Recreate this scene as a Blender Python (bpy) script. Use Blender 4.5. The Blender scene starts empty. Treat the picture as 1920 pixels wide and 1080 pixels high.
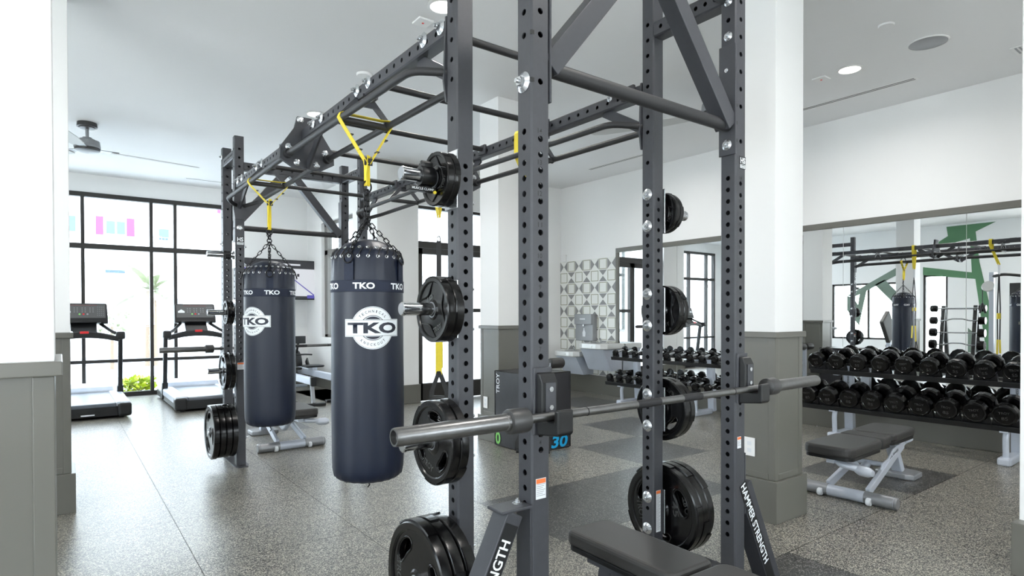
import bpy, bmesh, math, random
from mathutils import Vector, Matrix, Euler
random.seed(7)
C = bpy.context.scene.collection
SC = bpy.context.scene
PI = math.pi
V = Vector
# ---------------------------------------------------------------- camera
cam = bpy.data.objects.new('camera', bpy.data.cameras.new('camera'))
C.objects.link(cam)
SC.camera = cam
FPX, CYPX = 1128.52, 600.8
YAW, PIT, ROL = -0.643816, 0.0103185, -0.0020639
_cy, _sy, _cp, _sp, _cr, _sr = math.cos(YAW), math.sin(YAW), math.cos(PIT), math.sin(PIT), math.cos(ROL), math.sin(ROL)
RW = (Matrix(((_cr, -_sr, 0), (_sr, _cr, 0), (0, 0, 1))) @ Matrix(((1, 0, 0), (0, _cp, -_sp), (0, _sp, _cp)))
      @ Matrix(((1, 0, 0), (0, 0, -1), (0, 1, 0))) @ Matrix(((_cy, _sy, 0), (-_sy, _cy, 0), (0, 0, 1))))
right, down, fwd = V(RW[0]), V(RW[1]), V(RW[2])
cam.matrix_world = Matrix.Translation((0, 0, 1.30)) @ Matrix((right, -down, -fwd)).transposed().to_4x4()
cam.data.sensor_width = 36.0
cam.data.lens = 36.0 * FPX / 1920.0
cam.data.shift_y = (CYPX - 540.0) / 1920.0
cam.data.clip_start = 0.02
cam.data.clip_end = 300
# ---------------------------------------------------------------- world, exposure
SC.view_settings.view_transform = 'Standard'
SC.view_settings.look = 'None'
SC.view_settings.exposure = -0.25
SC.view_settings.gamma = 1.0
SC.view_settings.use_curve_mapping = False
W = bpy.data.worlds.new('sky')
SC.world = W
W.use_nodes = True
nt = W.node_tree
nt.nodes.clear()
_tc = nt.nodes.new('ShaderNodeTexCoord')
_sx = nt.nodes.new('ShaderNodeSeparateXYZ')
_rp = nt.nodes.new('ShaderNodeValToRGB')
_bg = nt.nodes.new('ShaderNodeBackground')
_wo = nt.nodes.new('ShaderNodeOutputWorld')
_mr = nt.nodes.new('ShaderNodeMapRange')
_mr.inputs['From Min'].default_value = -1
_mr.inputs['From Max'].default_value = 1
nt.links.new(_tc.outputs['Generated'], _sx.inputs[0])
nt.links.new(_sx.outputs['Z'], _mr.inputs['Value'])
nt.links.new(_mr.outputs[0], _rp.inputs[0])
nt.links.new(_rp.outputs[0], _bg.inputs[0])
nt.links.new(_bg.outputs[0], _wo.inputs[0])
_e = _rp.color_ramp.elements
_e[0].position = 0.0
_e[0].color = (0.55, 0.55, 0.54, 1)
_e[1].position = 1.0
_e[1].color = (0.62, 0.78, 1.0, 1)
_m = _rp.color_ramp.elements.new(0.5)
_m.color = (0.92, 0.96, 1.0, 1)
_bg.inputs['Strength'].default_value = 15.0
LAMP_W = 22.0       # watts of each recessed downlight
# ---------------------------------------------------------------- materials
def lin(c):
    if isinstance(c, str):
        c = tuple(int(c[i:i + 2], 16) / 255 for i in (0, 2, 4))
    elif max(c) > 1.0:
        c = tuple(v / 255 for v in c)
    return tuple(v / 12.92 if v <= 0.04045 else ((v + 0.055) / 1.055) ** 2.4 for v in c) + (1.0,)

def mat(name, col, rough=0.5, metal=0.0, spec=0.5, var=0.06, scale=30.0, bump=0.0, bscale=200.0, coat=0.0, emit=None, es=0.0):
    m = bpy.data.materials.new(name)
    m.use_nodes = True
    t = m.node_tree
    b = t.nodes['Principled BSDF']
    L = lin(col)
    b.inputs['Roughness'].default_value = rough
    b.inputs['Metallic'].default_value = metal
    b.inputs['Specular IOR Level'].default_value = spec
    b.inputs['Coat Weight'].default_value = coat
    co = t.nodes.new('ShaderNodeTexCoord')
    if var > 0:
        n = t.nodes.new('ShaderNodeTexNoise')
        n.inputs['Scale'].default_value = scale
        n.inputs['Detail'].default_value = 3
        r = t.nodes.new('ShaderNodeMapRange')
        r.inputs['To Min'].default_value = 1 - var
        r.inputs['To Max'].default_value = 1 + var
        x = t.nodes.new('ShaderNodeVectorMath')
        x.operation = 'SCALE'
        x.inputs[0].default_value = L[:3]
        t.links.new(co.outputs['Object'], n.inputs['Vector'])
        t.links.new(n.outputs['Fac'], r.inputs['Value'])
        t.links.new(r.outputs[0], x.inputs['Scale'])
        t.links.new(x.outputs[0], b.inputs['Base Color'])
    else:
        b.inputs['Base Color'].default_value = L
    if bump > 0:
        n2 = t.nodes.new('ShaderNodeTexNoise')
        n2.inputs['Scale'].default_value = bscale
        n2.inputs['Detail'].default_value = 4
        bp = t.nodes.new('ShaderNodeBump')
        bp.inputs['Strength'].default_value = bump
        bp.inputs['Distance'].default_value = 0.01
        t.links.new(co.outputs['Object'], n2.inputs['Vector'])
        t.links.new(n2.outputs['Fac'], bp.inputs['Height'])
        t.links.new(bp.outputs[0], b.inputs['Normal'])
    if emit is not None:
        b.inputs['Emission Color'].default_value = lin(emit)
        b.inputs['Emission Strength'].default_value = es
    return m

def rubber_floor(name, light, mid, dark, f1, f2):
    m = bpy.data.materials.new(name)
    m.use_nodes = True
    t = m.node_tree
    b = t.nodes['Principled BSDF']
    co = t.nodes.new('ShaderNodeTexCoord')
    vo = t.nodes.new('ShaderNodeTexVoronoi')
    vo.inputs['Scale'].default_value = 235.0
    wob = t.nodes.new('ShaderNodeTexNoise')
    wob.inputs['Scale'].default_value = 260.0
    mixv = t.nodes.new('ShaderNodeVectorMath')
    mixv.operation = 'MULTIPLY_ADD'
    mixv.inputs[1].default_value = (0.004, 0.004, 0.004)
    t.links.new(co.outputs['Object'], wob.inputs['Vector'])
    t.links.new(wob.outputs['Color'], mixv.inputs[0])
    t.links.new(co.outputs['Object'], mixv.inputs[2])
    t.links.new(mixv.outputs[0], vo.inputs['Vector'])
    sp = t.nodes.new('ShaderNodeSeparateColor')
    t.links.new(vo.outputs['Color'], sp.inputs[0])
    rp = t.nodes.new('ShaderNodeValToRGB')
    rp.color_ramp.interpolation = 'CONSTANT'
    e = rp.color_ramp.elements
    e[0].position = 0.0
    e[0].color = lin(dark)
    e[1].position = 1 - f1
    e[1].color = lin(light)
    q = e.new(1 - f1 - f2)
    q.color = lin(mid)
    t.links.new(sp.outputs[0], rp.inputs[0])
    n = t.nodes.new('ShaderNodeTexNoise')
    n.inputs['Scale'].default_value = 1.4
    n.inputs['Detail'].default_value = 4
    t.links.new(co.outputs['Object'], n.inputs['Vector'])
    mr = t.nodes.new('ShaderNodeMapRange')
    mr.inputs['To Min'].default_value = 0.85
    mr.inputs['To Max'].default_value = 1.15
    t.links.new(n.outputs['Fac'], mr.inputs['Value'])
    sc = t.nodes.new('ShaderNodeVectorMath')
    sc.operation = 'SCALE'
    t.links.new(rp.outputs[0], sc.inputs[0])
    t.links.new(mr.outputs[0], sc.inputs['Scale'])
    t.links.new(sc.outputs[0], b.inputs['Base Color'])
    b.inputs['Roughness'].default_value = 0.30
    b.inputs['Specular IOR Level'].default_value = 0.8
    bp = t.nodes.new('ShaderNodeBump')
    bp.inputs['Strength'].default_value = 0.12
    bp.inputs['Distance'].default_value = 0.002
    t.links.new(sp.outputs[1], bp.inputs['Height'])
    t.links.new(bp.outputs[0], b.inputs['Normal'])
    return m

def glass_mat():
    m = bpy.data.materials.new('clear_glass')
    m.use_nodes = True
    t = m.node_tree
    t.nodes.clear()
    o = t.nodes.new('ShaderNodeOutputMaterial')
    a = t.nodes.new('ShaderNodeBsdfTransparent')
    a.inputs[0].default_value = (0.96, 0.98, 0.975, 1)
    g = t.nodes.new('ShaderNodeBsdfGlossy')
    g.inputs['Roughness'].default_value = 0.02
    x = t.nodes.new('ShaderNodeMixShader')
    f = t.nodes.new('ShaderNodeLayerWeight')
    f.inputs['Blend'].default_value = 0.5
    pw = t.nodes.new('ShaderNodeMath')
    pw.operation = 'POWER'
    pw.inputs[1].default_value = 5.0
    ml = t.nodes.new('ShaderNodeMapRange')
    ml.inputs['To Min'].default_value = 0.03
    ml.inputs['To Max'].default_value = 0.7
    t.links.new(f.outputs['Facing'], pw.inputs[0])
    t.links.new(pw.outputs[0], ml.inputs['Value'])
    t.links.new(ml.outputs[0], x.inputs[0])
    t.links.new(a.outputs[0], x.inputs[1])
    t.links.new(g.outputs[0], x.inputs[2])
    t.links.new(x.outputs[0], o.inputs[0])
    return m

M = {}
M['wall'] = mat('white_wall_paint', (238, 238, 237), 0.55, var=0.01, scale=3, spec=0.3)
M['ceil'] = mat('ceiling_paint', (236, 236, 236), 0.7, var=0.01, scale=3, spec=0.2)
M['taupe'] = mat('taupe_satin_paint', (104, 103, 96), 0.28, var=0.03, scale=6, spec=0.5)
M['steel'] = mat('charcoal_powder_coat', (64, 65, 70), 0.4, 0.1, 0.5, var=0.10, scale=60, bump=0.08, bscale=700)
M['tubem'] = mat('textured_bar_coat', (46, 46, 48), 0.5, 0.1, 0.5, var=0.1, scale=80, bump=0.1, bscale=900)
M['black'] = mat('black_plastic', (16, 17, 19), 0.4, var=0.08, scale=40)
M['blackgloss'] = mat('glossy_black_urethane', (9, 9, 10), 0.16, var=0.08, scale=20, spec=0.38)
M['rubber'] = mat('black_rubber', (10, 10, 11), 0.22, var=0.1, scale=25, spec=0.42, bump=0.02, bscale=60)
M['vinyl'] = mat('black_vinyl_pad', (50, 49, 48), 0.42, var=0.06, scale=15, bump=0.05, bscale=400)
M['leather'] = mat('bag_leather', (12, 22, 42), 0.42, var=0.12, scale=7, spec=0.5, bump=0.04, bscale=18)
M['webbing'] = mat('navy_webbing', (24, 33, 54), 0.7, var=0.12, scale=120, bump=0.1, bscale=500)
M['strap'] = mat('charcoal_strap', (44, 44, 45), 0.7, var=0.1, scale=100)
M['zinc'] = mat('zinc_bolt', (200, 203, 206), 0.25, 0.9, 0.5, var=0.08, scale=80)
M['chrome'] = mat('chrome', (205, 207, 210), 0.12, 1.0, 0.5, var=0.03, scale=40)
M['barsteel'] = mat('worn_bar_steel', (122, 122, 122), 0.32, 0.95, 0.5, var=0.18, scale=45, bump=0.03, bscale=300)
M['knurl'] = mat('dark_knurl', (60, 60, 62), 0.5, 0.8, 0.5, var=0.3, scale=400, bump=0.4, bscale=1500)
M['chain'] = mat('black_chain', (38, 38, 40), 0.35, 0.7, 0.5, var=0.1)
M['yellow'] = mat('yellow_webbing', (240, 216, 60), 0.65, var=0.08, scale=60, bump=0.06, bscale=500)
M['white'] = mat('white_print', (238, 242, 245), 0.5, var=0.02, scale=60)
M['label'] = mat('sticker_white', (225, 228, 232), 0.45, var=0.02)
M['orange'] = mat('sticker_orange', (235, 120, 60), 0.45, var=0.02)
M['greyprint'] = mat('grey_print', (150, 152, 156), 0.5, var=0.02)
M['silver'] = mat('silver_paint', (196, 202, 213), 0.35, 0.2, 0.5, var=0.04, scale=30)
M['stainless'] = mat('brushed_stainless', (205, 205, 203), 0.35, 0.4, 0.5, var=0.05, scale=50)
M['alloy'] = mat('grey_alloy', (150, 152, 155), 0.38, 0.5, 0.5, var=0.05)
M['frame'] = mat('bronze_window_frame', (46, 44, 42), 0.45, 0.2, var=0.04)
M['greyframe'] = mat('grey_window_frame', (120, 119, 116), 0.45, 0.1, var=0.04)
M['glass'] = glass_mat()
M['mirror'] = mat('mirror_silver', (238, 240, 240), 0.0, 1.0, var=0.0)
M['edge'] = mat('mirror_edge', (150, 160, 158), 0.2, 0.5, var=0.0)
M['lamp'] = mat('lamp_lens', (255, 250, 240), 0.5, var=0.0, emit=(255, 248, 236), es=9.0)
M['red'] = mat('red_plastic', (214, 40, 44), 0.4, var=0.03)
M['green'] = mat('mural_green', (84, 128, 92), 0.6, var=0.05, scale=5)
M['sage'] = mat('mural_sage', (112, 130, 118), 0.6, var=0.05, scale=5)
M['tilew'] = mat('tile_white', (232, 233, 229), 0.3, var=0.03, scale=5)
M['tileg'] = mat('tile_grey', (140, 140, 140), 0.35, var=0.05, scale=8)
M['tileo'] = mat('tile_olive_line', (160, 160, 140), 0.35, var=0.06, scale=8)
M['boxvinyl'] = mat('plyo_vinyl', (46, 46, 50), 0.36, var=0.1, scale=5, bump=0.25, bscale=9)
M['cyan'] = mat('cyan_print', (24, 170, 226), 0.45, var=0.02)
M['lime'] = mat('lime_print', (132, 206, 110), 0.45, var=0.02)
M['leafy'] = mat('shrub_leaves', (176, 192, 44), 0.5, var=0.3, scale=20)
M['leafp'] = mat('palm_leaves', (138, 144, 118), 0.5, var=0.3, scale=10)
M['bark'] = mat('bark', (120, 104, 88), 0.8, var=0.2, scale=20)
M['stucco'] = mat('white_stucco', (240, 240, 238), 0.8, var=0.02, scale=2)
M['pink'] = mat('magenta_shutter', (190, 44, 124), 0.5, var=0.03)
M['winblue'] = mat('far_window_glass', (62, 84, 96), 0.15, var=0.05, scale=1)
M['paving'] = mat('concrete_paving', (205, 203, 198), 0.8, var=0.06, scale=2)
M['asphalt'] = mat('asphalt', (140, 140, 140), 0.8, var=0.06, scale=2)
M['belt'] = mat('treadmill_belt', (70, 76, 84), 0.35, var=0.05, scale=20)
M['screen'] = mat('screen_white', (30, 30, 34), 0.3, var=0.0, emit=(236, 240, 246), es=0.95)
M['screendark'] = mat('screen_dark', (20, 20, 22), 0.3, var=0.25, scale=60, emit=(52, 52, 58), es=0.7)
M['screenblue'] = mat('screen_blue', (20, 20, 40), 0.3, var=0.0, emit=(96, 90, 190), es=0.9)
M['bladew'] = mat('fan_blade', (205, 205, 204), 0.5, var=0.02)
M['darkgrey'] = mat('dark_grey_metal', (70, 70, 70), 0.4, 0.4, var=0.05)
M['floorl'] = rubber_floor('speckled_rubber_tile', (184, 179, 165), (108, 106, 100), (48, 48, 48), 0.30, 0.30)
M['floord'] = rubber_floor('dark_rubber_tile', (148, 145, 138), (78, 77, 75), (45, 45, 46), 0.12, 0.26)

# ---------------------------------------------------------------- mesh builder
def frame_z(d, up=V((0, 0, 1))):
    d = d.normalized()
    u = up
    if abs(d.dot(u)) > 0.999:
        u = V((0, 1, 0))
    x = u.cross(d).normalized()
    y = d.cross(x)
    return Matrix((x, y, d)).transposed()

class MB:
    def __init__(s, off=(0, 0, 0)):
        s.bm = bmesh.new()
        s.mi = 0
        s.off = V(off)

    def f(s, vs):
        try:
            fc = s.bm.faces.new(vs)
            fc.material_index = s.mi
            return fc
        except ValueError:
            return None

    def box(s, x0, x1, y0, y1, z0, z1, Mx=None):
        p = [V((x, y, z)) for z in (z0, z1) for y in (y0, y1) for x in (x0, x1)]
        if Mx is not None:
            p = [Mx @ q for q in p]
        v = [s.bm.verts.new(q) for q in p]
        for a in ((0, 2, 3, 1), (4, 5, 7, 6), (0, 1, 5, 4), (2, 6, 7, 3), (0, 4, 6, 2), (1, 3, 7, 5)):
            s.f([v[i] for i in a])
        return s

    def bar(s, p0, p1, w, h, up=(0, 0, 1)):
        p0, p1 = V(p0), V(p1)
        R = frame_z(p1 - p0, V(up)).to_4x4()
        s.box(-w / 2, w / 2, -h / 2, h / 2, 0, (p1 - p0).length, Matrix.Translation(p0) @ R)
        return s

    def cyl(s, p0, p1, r, seg=16, r2=None, cap=True):
        p0, p1 = V(p0), V(p1)
        r2 = r if r2 is None else r2
        R = frame_z(p1 - p0)
        a = []
        b = []
        for i in range(seg):
            t = 2 * PI * i / seg
            d = R @ V((math.cos(t), math.sin(t), 0))
            a.append(s.bm.verts.new(p0 + d * r))
            b.append(s.bm.verts.new(p1 + d * r2))
        for i in range(seg):
            j = (i + 1) % seg
            s.f([a[i], a[j], b[j], b[i]])
        if cap:
            s.f(a[::-1])
            s.f(b)
        return s

    def tube(s, pts, r, seg=10, bend=0.0, closed=False, bs=5):
        P = [V(p) for p in pts]
        if bend > 0:
            Q = [P[0]]
            for i in range(1, len(P) - 1):
                a, b, c = P[i - 1], P[i], P[i + 1]
                d0, d1 = (a - b), (c - b)
                k = min(bend, d0.length * 0.49, d1.length * 0.49)
                s0, s1 = b + d0.normalized() * k, b + d1.normalized() * k
                for j in range(bs + 1):
                    t = j / bs
                    Q.append(s0 * (1 - t) ** 2 + b * 2 * t * (1 - t) + s1 * t * t)
            Q.append(P[-1])
            P = Q
        n = len(P)
        rings = []
        prev = None
        for i in range(n):
            if closed:
                d = P[(i + 1) % n] - P[i - 1]
            else:
                d = P[min(i + 1, n - 1)] - P[max(i - 1, 0)]
            d.normalize()
            if prev is None:
                R = frame_z(d)
                x = V((R[0][0], R[1][0], R[2][0]))
            else:
                x = (prev - d * prev.dot(d)).normalized()
            prev = x
            y = d.cross(x)
            rings.append([s.bm.verts.new(P[i] + (x * math.cos(2 * PI * k / seg) + y * math.sin(2 * PI * k / seg)) * r) for k in range(seg)])
        for i in range(n if closed else n - 1):
            A, B = rings[i], rings[(i + 1) % n]
            for k in range(seg):
                l = (k + 1) % seg
                s.f([A[k], A[l], B[l], B[k]])
        if not closed:
            s.f(rings[0][::-1])
            s.f(rings[-1])
        return s

    def lathe(s, prof, seg=24, Mx=None, cap=True):
        Mx = Mx or Matrix.Identity(4)
        rings = []
        for (r, z) in prof:
            if r < 1e-6:
                rings.append([s.bm.verts.new(Mx @ V((0, 0, z)))])
            else:
                rings.append([s.bm.verts.new(Mx @ V((r * math.cos(2 * PI * k / seg), r * math.sin(2 * PI * k / seg), z))) for k in range(seg)])
        for A, B in zip(rings, rings[1:]):
            for k in range(seg):
                l = (k + 1) % seg
                if len(A) == 1 and len(B) == 1:
                    continue
                if len(A) == 1:
                    s.f([A[0], B[l], B[k]])
                elif len(B) == 1:
                    s.f([A[k], A[l], B[0]])
                else:
                    s.f([A[k], A[l], B[l], B[k]])
        if cap:
            if len(rings[0]) > 1:
                s.f(rings[0][::-1])
            if len(rings[-1]) > 1:
                s.f(rings[-1])
        return s

    def prism(s, poly, t0, t1, Mx=None):
        Mx = Mx or Matrix.Identity(4)
        a = [s.bm.verts.new(Mx @ V((p[0], p[1], t0))) for p in poly]
        b = [s.bm.verts.new(Mx @ V((p[0], p[1], t1))) for p in poly]
        n = len(poly)
        s.f(a[::-1])
        s.f(b)
        for i in range(n):
            j = (i + 1) % n
            s.f([a[i], a[j], b[j], b[i]])
        return s

    def ribbon(s, pts, w, wd, th=0.003):
        """flat strap following pts; wd = width direction"""
        P = [V(p) for p in pts]
        wd = V(wd).normalized()
        rings = []
        for i in range(len(P)):
            d = (P[min(i + 1, len(P) - 1)] - P[max(i - 1, 0)]).normalized()
            nn = d.cross(wd).normalized()
            rings.append([s.bm.verts.new(P[i] + wd * a * w / 2 + nn * b * th / 2) for a, b in ((-1, -1), (1, -1), (1, 1), (-1, 1))])
        for A, B in zip(rings, rings[1:]):
            for k in range(4):
                l = (k + 1) % 4
                s.f([A[k], A[l], B[l], B[k]])
        s.f(rings[0][::-1])
        s.f(rings[-1])
        return s

    def mesh(s, me, Mx=None, fn=None):
        n0 = len(s.bm.verts)
        f0 = len(s.bm.faces)
        s.bm.from_mesh(me)
        s.bm.verts.ensure_lookup_table()
        s.bm.faces.ensure_lookup_table()
        for v in s.bm.verts[n0:]:
            if fn:
                v.co = fn(v.co)
            if Mx is not None:
                v.co = Mx @ v.co
        for fc in s.bm.faces[f0:]:
            fc.material_index = s.mi
        return s

    def build(s, name, mats, parent=None, smooth=None, bevel=0.0, bseg=2, loc=None, merge=False):
        if merge:
            bmesh.ops.remove_doubles(s.bm, verts=s.bm.verts, dist=1e-5)
        if s.off.length > 0:
            for v in s.bm.verts:
                v.co -= s.off
        bmesh.ops.recalc_face_normals(s.bm, faces=s.bm.faces)
        me = bpy.data.meshes.new(name)
        s.bm.to_mesh(me)
        s.bm.free()
        for m_ in (mats if isinstance(mats, (list, tuple)) else [mats]):
            me.materials.append(M[m_] if isinstance(m_, str) else m_)
        if smooth is not None:
            me.shade_smooth()
            me.set_sharp_from_angle(angle=math.radians(smooth))
        o = bpy.data.objects.new(name, me)
        C.objects.link(o)
        if parent is not None:
            o.parent = parent
        if loc is not None:
            o.location = loc
        if bevel > 0:
            b = o.modifiers.new('bevel', 'BEVEL')
            b.width = bevel
            b.segments = bseg
            b.limit_method = 'ANGLE'
            b.angle_limit = math.radians(40)
        return o

# matrix helpers: local z of a prism/lathe along a world axis
def MXZ(origin=(0, 0, 0)):   # poly in X,Z ; extrude along -Y
    return Matrix.Translation(origin) @ Matrix(((1, 0, 0, 0), (0, 0, -1, 0), (0, 1, 0, 0), (0, 0, 0, 1)))
def MYZ(origin=(0, 0, 0)):   # poly in Y,Z ; extrude along X
    return Matrix.Translation(origin) @ Matrix(((0, 0, 1, 0), (1, 0, 0, 0), (0, 1, 0, 0), (0, 0, 0, 1)))
def AX(origin, d):           # local z -> direction d
    return Matrix.Translation(origin) @ frame_z(V(d)).to_4x4()

def tag(o, label, cat, group=None, kind=None):
    o['label'] = label
    o['category'] = cat
    if group:
        o['group'] = group
    if kind:
        o['kind'] = kind
    return o

def thing(name, label, cat, loc=(0, 0, 0), rotz=0.0, group=None):
    o = bpy.data.objects.new(name, None)
    o.empty_display_size = 0.1
    C.objects.link(o)
    o.location = loc
    o.rotation_euler = (0, 0, rotz)
    return tag(o, label, cat, group)

def struct(o):
    o['kind'] = 'structure'
    return o

def dup(root, loc, label, rot=None, group=None):
    """copy of a thing with copies of its parts and sub-parts"""
    r = root.copy()
    C.objects.link(r)
    r.location = loc
    if rot is not None:
        r.rotation_euler = rot
    r['label'] = label
    if group:
        r['group'] = group
    for ch in list(root.children):
        c = ch.copy()
        C.objects.link(c)
        c.parent = r
        for g in list(ch.children):
            d = g.copy()
            C.objects.link(d)
            d.parent = c
    return r

# ---------------------------------------------------------------- lettering
_tx = {}
def text_mesh(txt, bold=0.0, spacing=1.0):
    k = (txt, bold, spacing)
    if k in _tx:
        return _tx[k]
    cu = bpy.data.curves.new('lettering', 'FONT')
    cu.body = txt
    cu.align_x = 'CENTER'
    cu.align_y = 'CENTER'
    cu.size = 1.0
    cu.offset = bold
    cu.space_character = spacing
    cu.resolution_u = 3
    ob = bpy.data.objects.new('lettering', cu)
    C.objects.link(ob)
    me = bpy.data.meshes.new_from_object(ob.evaluated_get(bpy.context.evaluated_depsgraph_get()))
    bpy.data.objects.remove(ob)
    bpy.data.curves.remove(cu)
    xs = [v.co.x for v in me.vertices] or [0]
    ys = [v.co.y for v in me.vertices] or [0]
    cx, cy, w, h = (min(xs) + max(xs)) / 2, (min(ys) + max(ys)) / 2, max(max(xs) - min(xs), 1e-6), max(max(ys) - min(ys), 1e-6)
    for v in me.vertices:          # unit box, centred
        v.co.x = (v.co.x - cx) / w
        v.co.y = (v.co.y - cy) / h
        v.co.z = 0
    _tx[k] = me
    return me

def fit(w, h):
    return Matrix.Diagonal((w, h, 1, 1))
# ================================================================ THE ROOM
XR, YR, YF, CH, XS, XL, YB = 7.0, 7.9, 11.4, 3.48, 3.735, -3.5, -4.0
TP, TX0, TY0 = 0.865, 0.565, 0.845
DARK = {(4, 3), (5, 4), (2, 2), (3, 2), (2, 0), (5, 1), (6, 6), (1, 7)}
b = MB()
b.mi = 2
b.box(XL, XR, YB, YR + 0.1, -0.05, -0.003)
b.box(XL, XS, YR + 0.1, YF, -0.05, -0.003)
for i in range(-6, 9):
    for j in range(-7, 14):
        x0, x1 = TX0 + i * TP + 0.0018, TX0 + (i + 1) * TP - 0.0018
        y0, y1 = TY0 + j * TP + 0.0018, TY0 + (j + 1) * TP - 0.0018
        x0, x1, y0, y1 = max(x0, XL), min(x1, XR), max(y0, YB), min(y1, YF)
        if x1 - x0 < 0.01 or y1 - y0 < 0.01:
            continue
        if x0 > XS - 0.02 and y0 > YR + 0.1:
            continue
        if x1 > XS + 0.2 and y1 > YR + 0.1:
            y1 = YR + 0.1
        b.mi = 1 if (i, j) in DARK else 0
        b.f([b.bm.verts.new(p) for p in ((x0, y0, 0), (x1, y0, 0), (x1, y1, 0), (x0, y1, 0))])
struct(b.build('floor', ['floorl', 'floord', 'black']))

b = MB()
b.box(XL, XR, YB, YF, CH, CH + 0.12)
struct(b.build('ceiling', 'ceil'))

# window wall with the treadmills (faces the camera)
b = MB()
b.box(XL, XS, YF, YF + 0.18, 3.2, CH)
b.box(XL, -2.6, YF, YF + 0.18, 0, 3.2)
b.box(2.3, XS, YF, YF + 0.18, 0, 3.2)
struct(b.build('wall_front', 'wall'))
# long side wall with the tall window
b = MB()
b.box(XS, XS + 0.2, YR + 0.4, 9.2, 0, CH)
b.box(XS, XS + 0.2, 10.64, YF + 0.18, 0, CH)
b.box(XS, XS + 0.2, 9.2, 10.64, 0, 0.9)
b.box(XS, XS + 0.2, 9.2, 10.64, 2.92, CH)
struct(b.build('wall_side', 'wall'))
# recess wall with the glass door
b = MB()
b.box(3.567, 4.213, YR, YR + 0.5, 0, CH)
b.box(4.213, 5.95, YR, YR + 0.2, 2.91, CH)
b.box(5.95, XR, YR, YR + 0.2, 0, CH)
struct(b.build('wall_back', 'wall'))
b = MB()
b.box(XR, XR + 0.15, YB, YR + 0.2, 0, CH)
struct(b.build('wall_right', 'wall'))
# opposite wall (seen in the mirrors) with window openings
b = MB()
ops = [(-2.6, -0.4, 0.6, 2.7), (1.2, 3.6, 0.6, 2.7), (5.42, 5.95, 0.03, 2.27), (6.3, 8.2, 0.6, 2.12)]  # first two openings are unseen, put in as light sources
y = YB
for (a0, a1, z0, z1) in ops:
    b.box(XL - 0.15, XL, y, a0, 0, CH)
    b.box(XL - 0.15, XL, a0, a1, 0, z0)
    b.box(XL - 0.15, XL, a0, a1, z1, CH)
    y = a1
b.box(XL - 0.15, XL, y, YF, 0, CH)
struct(b.build('wall_left', 'wall'))
b = MB()
for (x0, x1) in ((XL, -1.9), (-0.2, 2.2), (4.6, XR)):
    b.box(x0, x1, YB - 0.15, YB, 0, CH)
for (x0, x1) in ((-1.9, -0.2), (2.2, 4.6)):
    b.box(x0, x1, YB - 0.15, YB, 0, 0.8)
    b.box(x0, x1, YB - 0.15, YB, 2.7, CH)
struct(b.build('wall_rear', 'wall'))

# skirting
def base(name, *bx):
    q = MB()
    for a in bx:
        q.box(*a)
    return struct(q.build(name, 'taupe', bevel=0.004))
base('baseboard_right', (XR - 0.014, XR, YB, YR, 0, 0.3))
base('baseboard_side', (XS - 0.02, XS, YR + 0.5, YF, 0, 0.28))
base('baseboard_front', (2.3, XS - 0.02, YF - 0.02, YF, 0, 0.28))
base('baseboard_back', (5.95, XR - 0.014, YR - 0.014, YR, 0, 0.3))
base('baseboard_pilaster', (3.545, 4.235, YR - 0.022, YR + 0.5, 0, 0.275))

# columns with panelled taupe wainscot
def column(name, x0, x1, y0, y1):
    q = MB()
    q.box(x0, x1, y0, y1, 1.185, CH)
    q.mi = 1
    q.box(x0 + 0.004, x1 - 0.004, y0 + 0.004, y1 - 0.004, 0.2, 1.16)
    e = 0.022
    q.box(x0 - e, x1 + e, y0 - e, y1 + e, 0, 0.26)
    q.box(x0 - 0.016, x1 + 0.016, y0 - 0.016, y1 + 0.016, 1.15, 1.186)
    w = 0.045                       # raised corner stiles and bottom rail around flat panels
    for (a0, a1) in ((x0, x0 + w), (x1 - w, x1)):
        for (c0, c1) in ((y0, y0 + w), (y1 - w, y1)):
            q.box(a0, a1, c0, c1, 0.26, 1.15)
    for (c0, c1) in ((y0, y0 + 0.01), (y1 - 0.01, y1)):
        q.box(x0 + w, x1 - w, c0, c1, 0.26, 0.30)
    for (a0, a1) in ((x0, x0 + 0.01), (x1 - 0.01, x1)):
        q.box(a0, a1, y0 + w, y1 - w, 0.26, 0.30)
    return struct(q.build(name, ['wall', 'taupe'], bevel=0.003))
column('column_1', -0.36, -0.012, 1.868, 2.198)
column('column_2', -0.28, 0.052, 4.907, 5.237)
column('column_3', 3.515, 3.845, 4.907, 5.237)
column('column_4', 3.528, 3.858, 1.994, 2.324)
q = MB()
q.box(3.86, 4.3, -0.4, 0.885, 0.255, CH)
q.mi = 1
q.box(3.775, 4.38, -0.5, 0.897, 0, 0.26)
struct(q.build('column_5', ['wall', 'taupe'], bevel=0.003))

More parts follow.
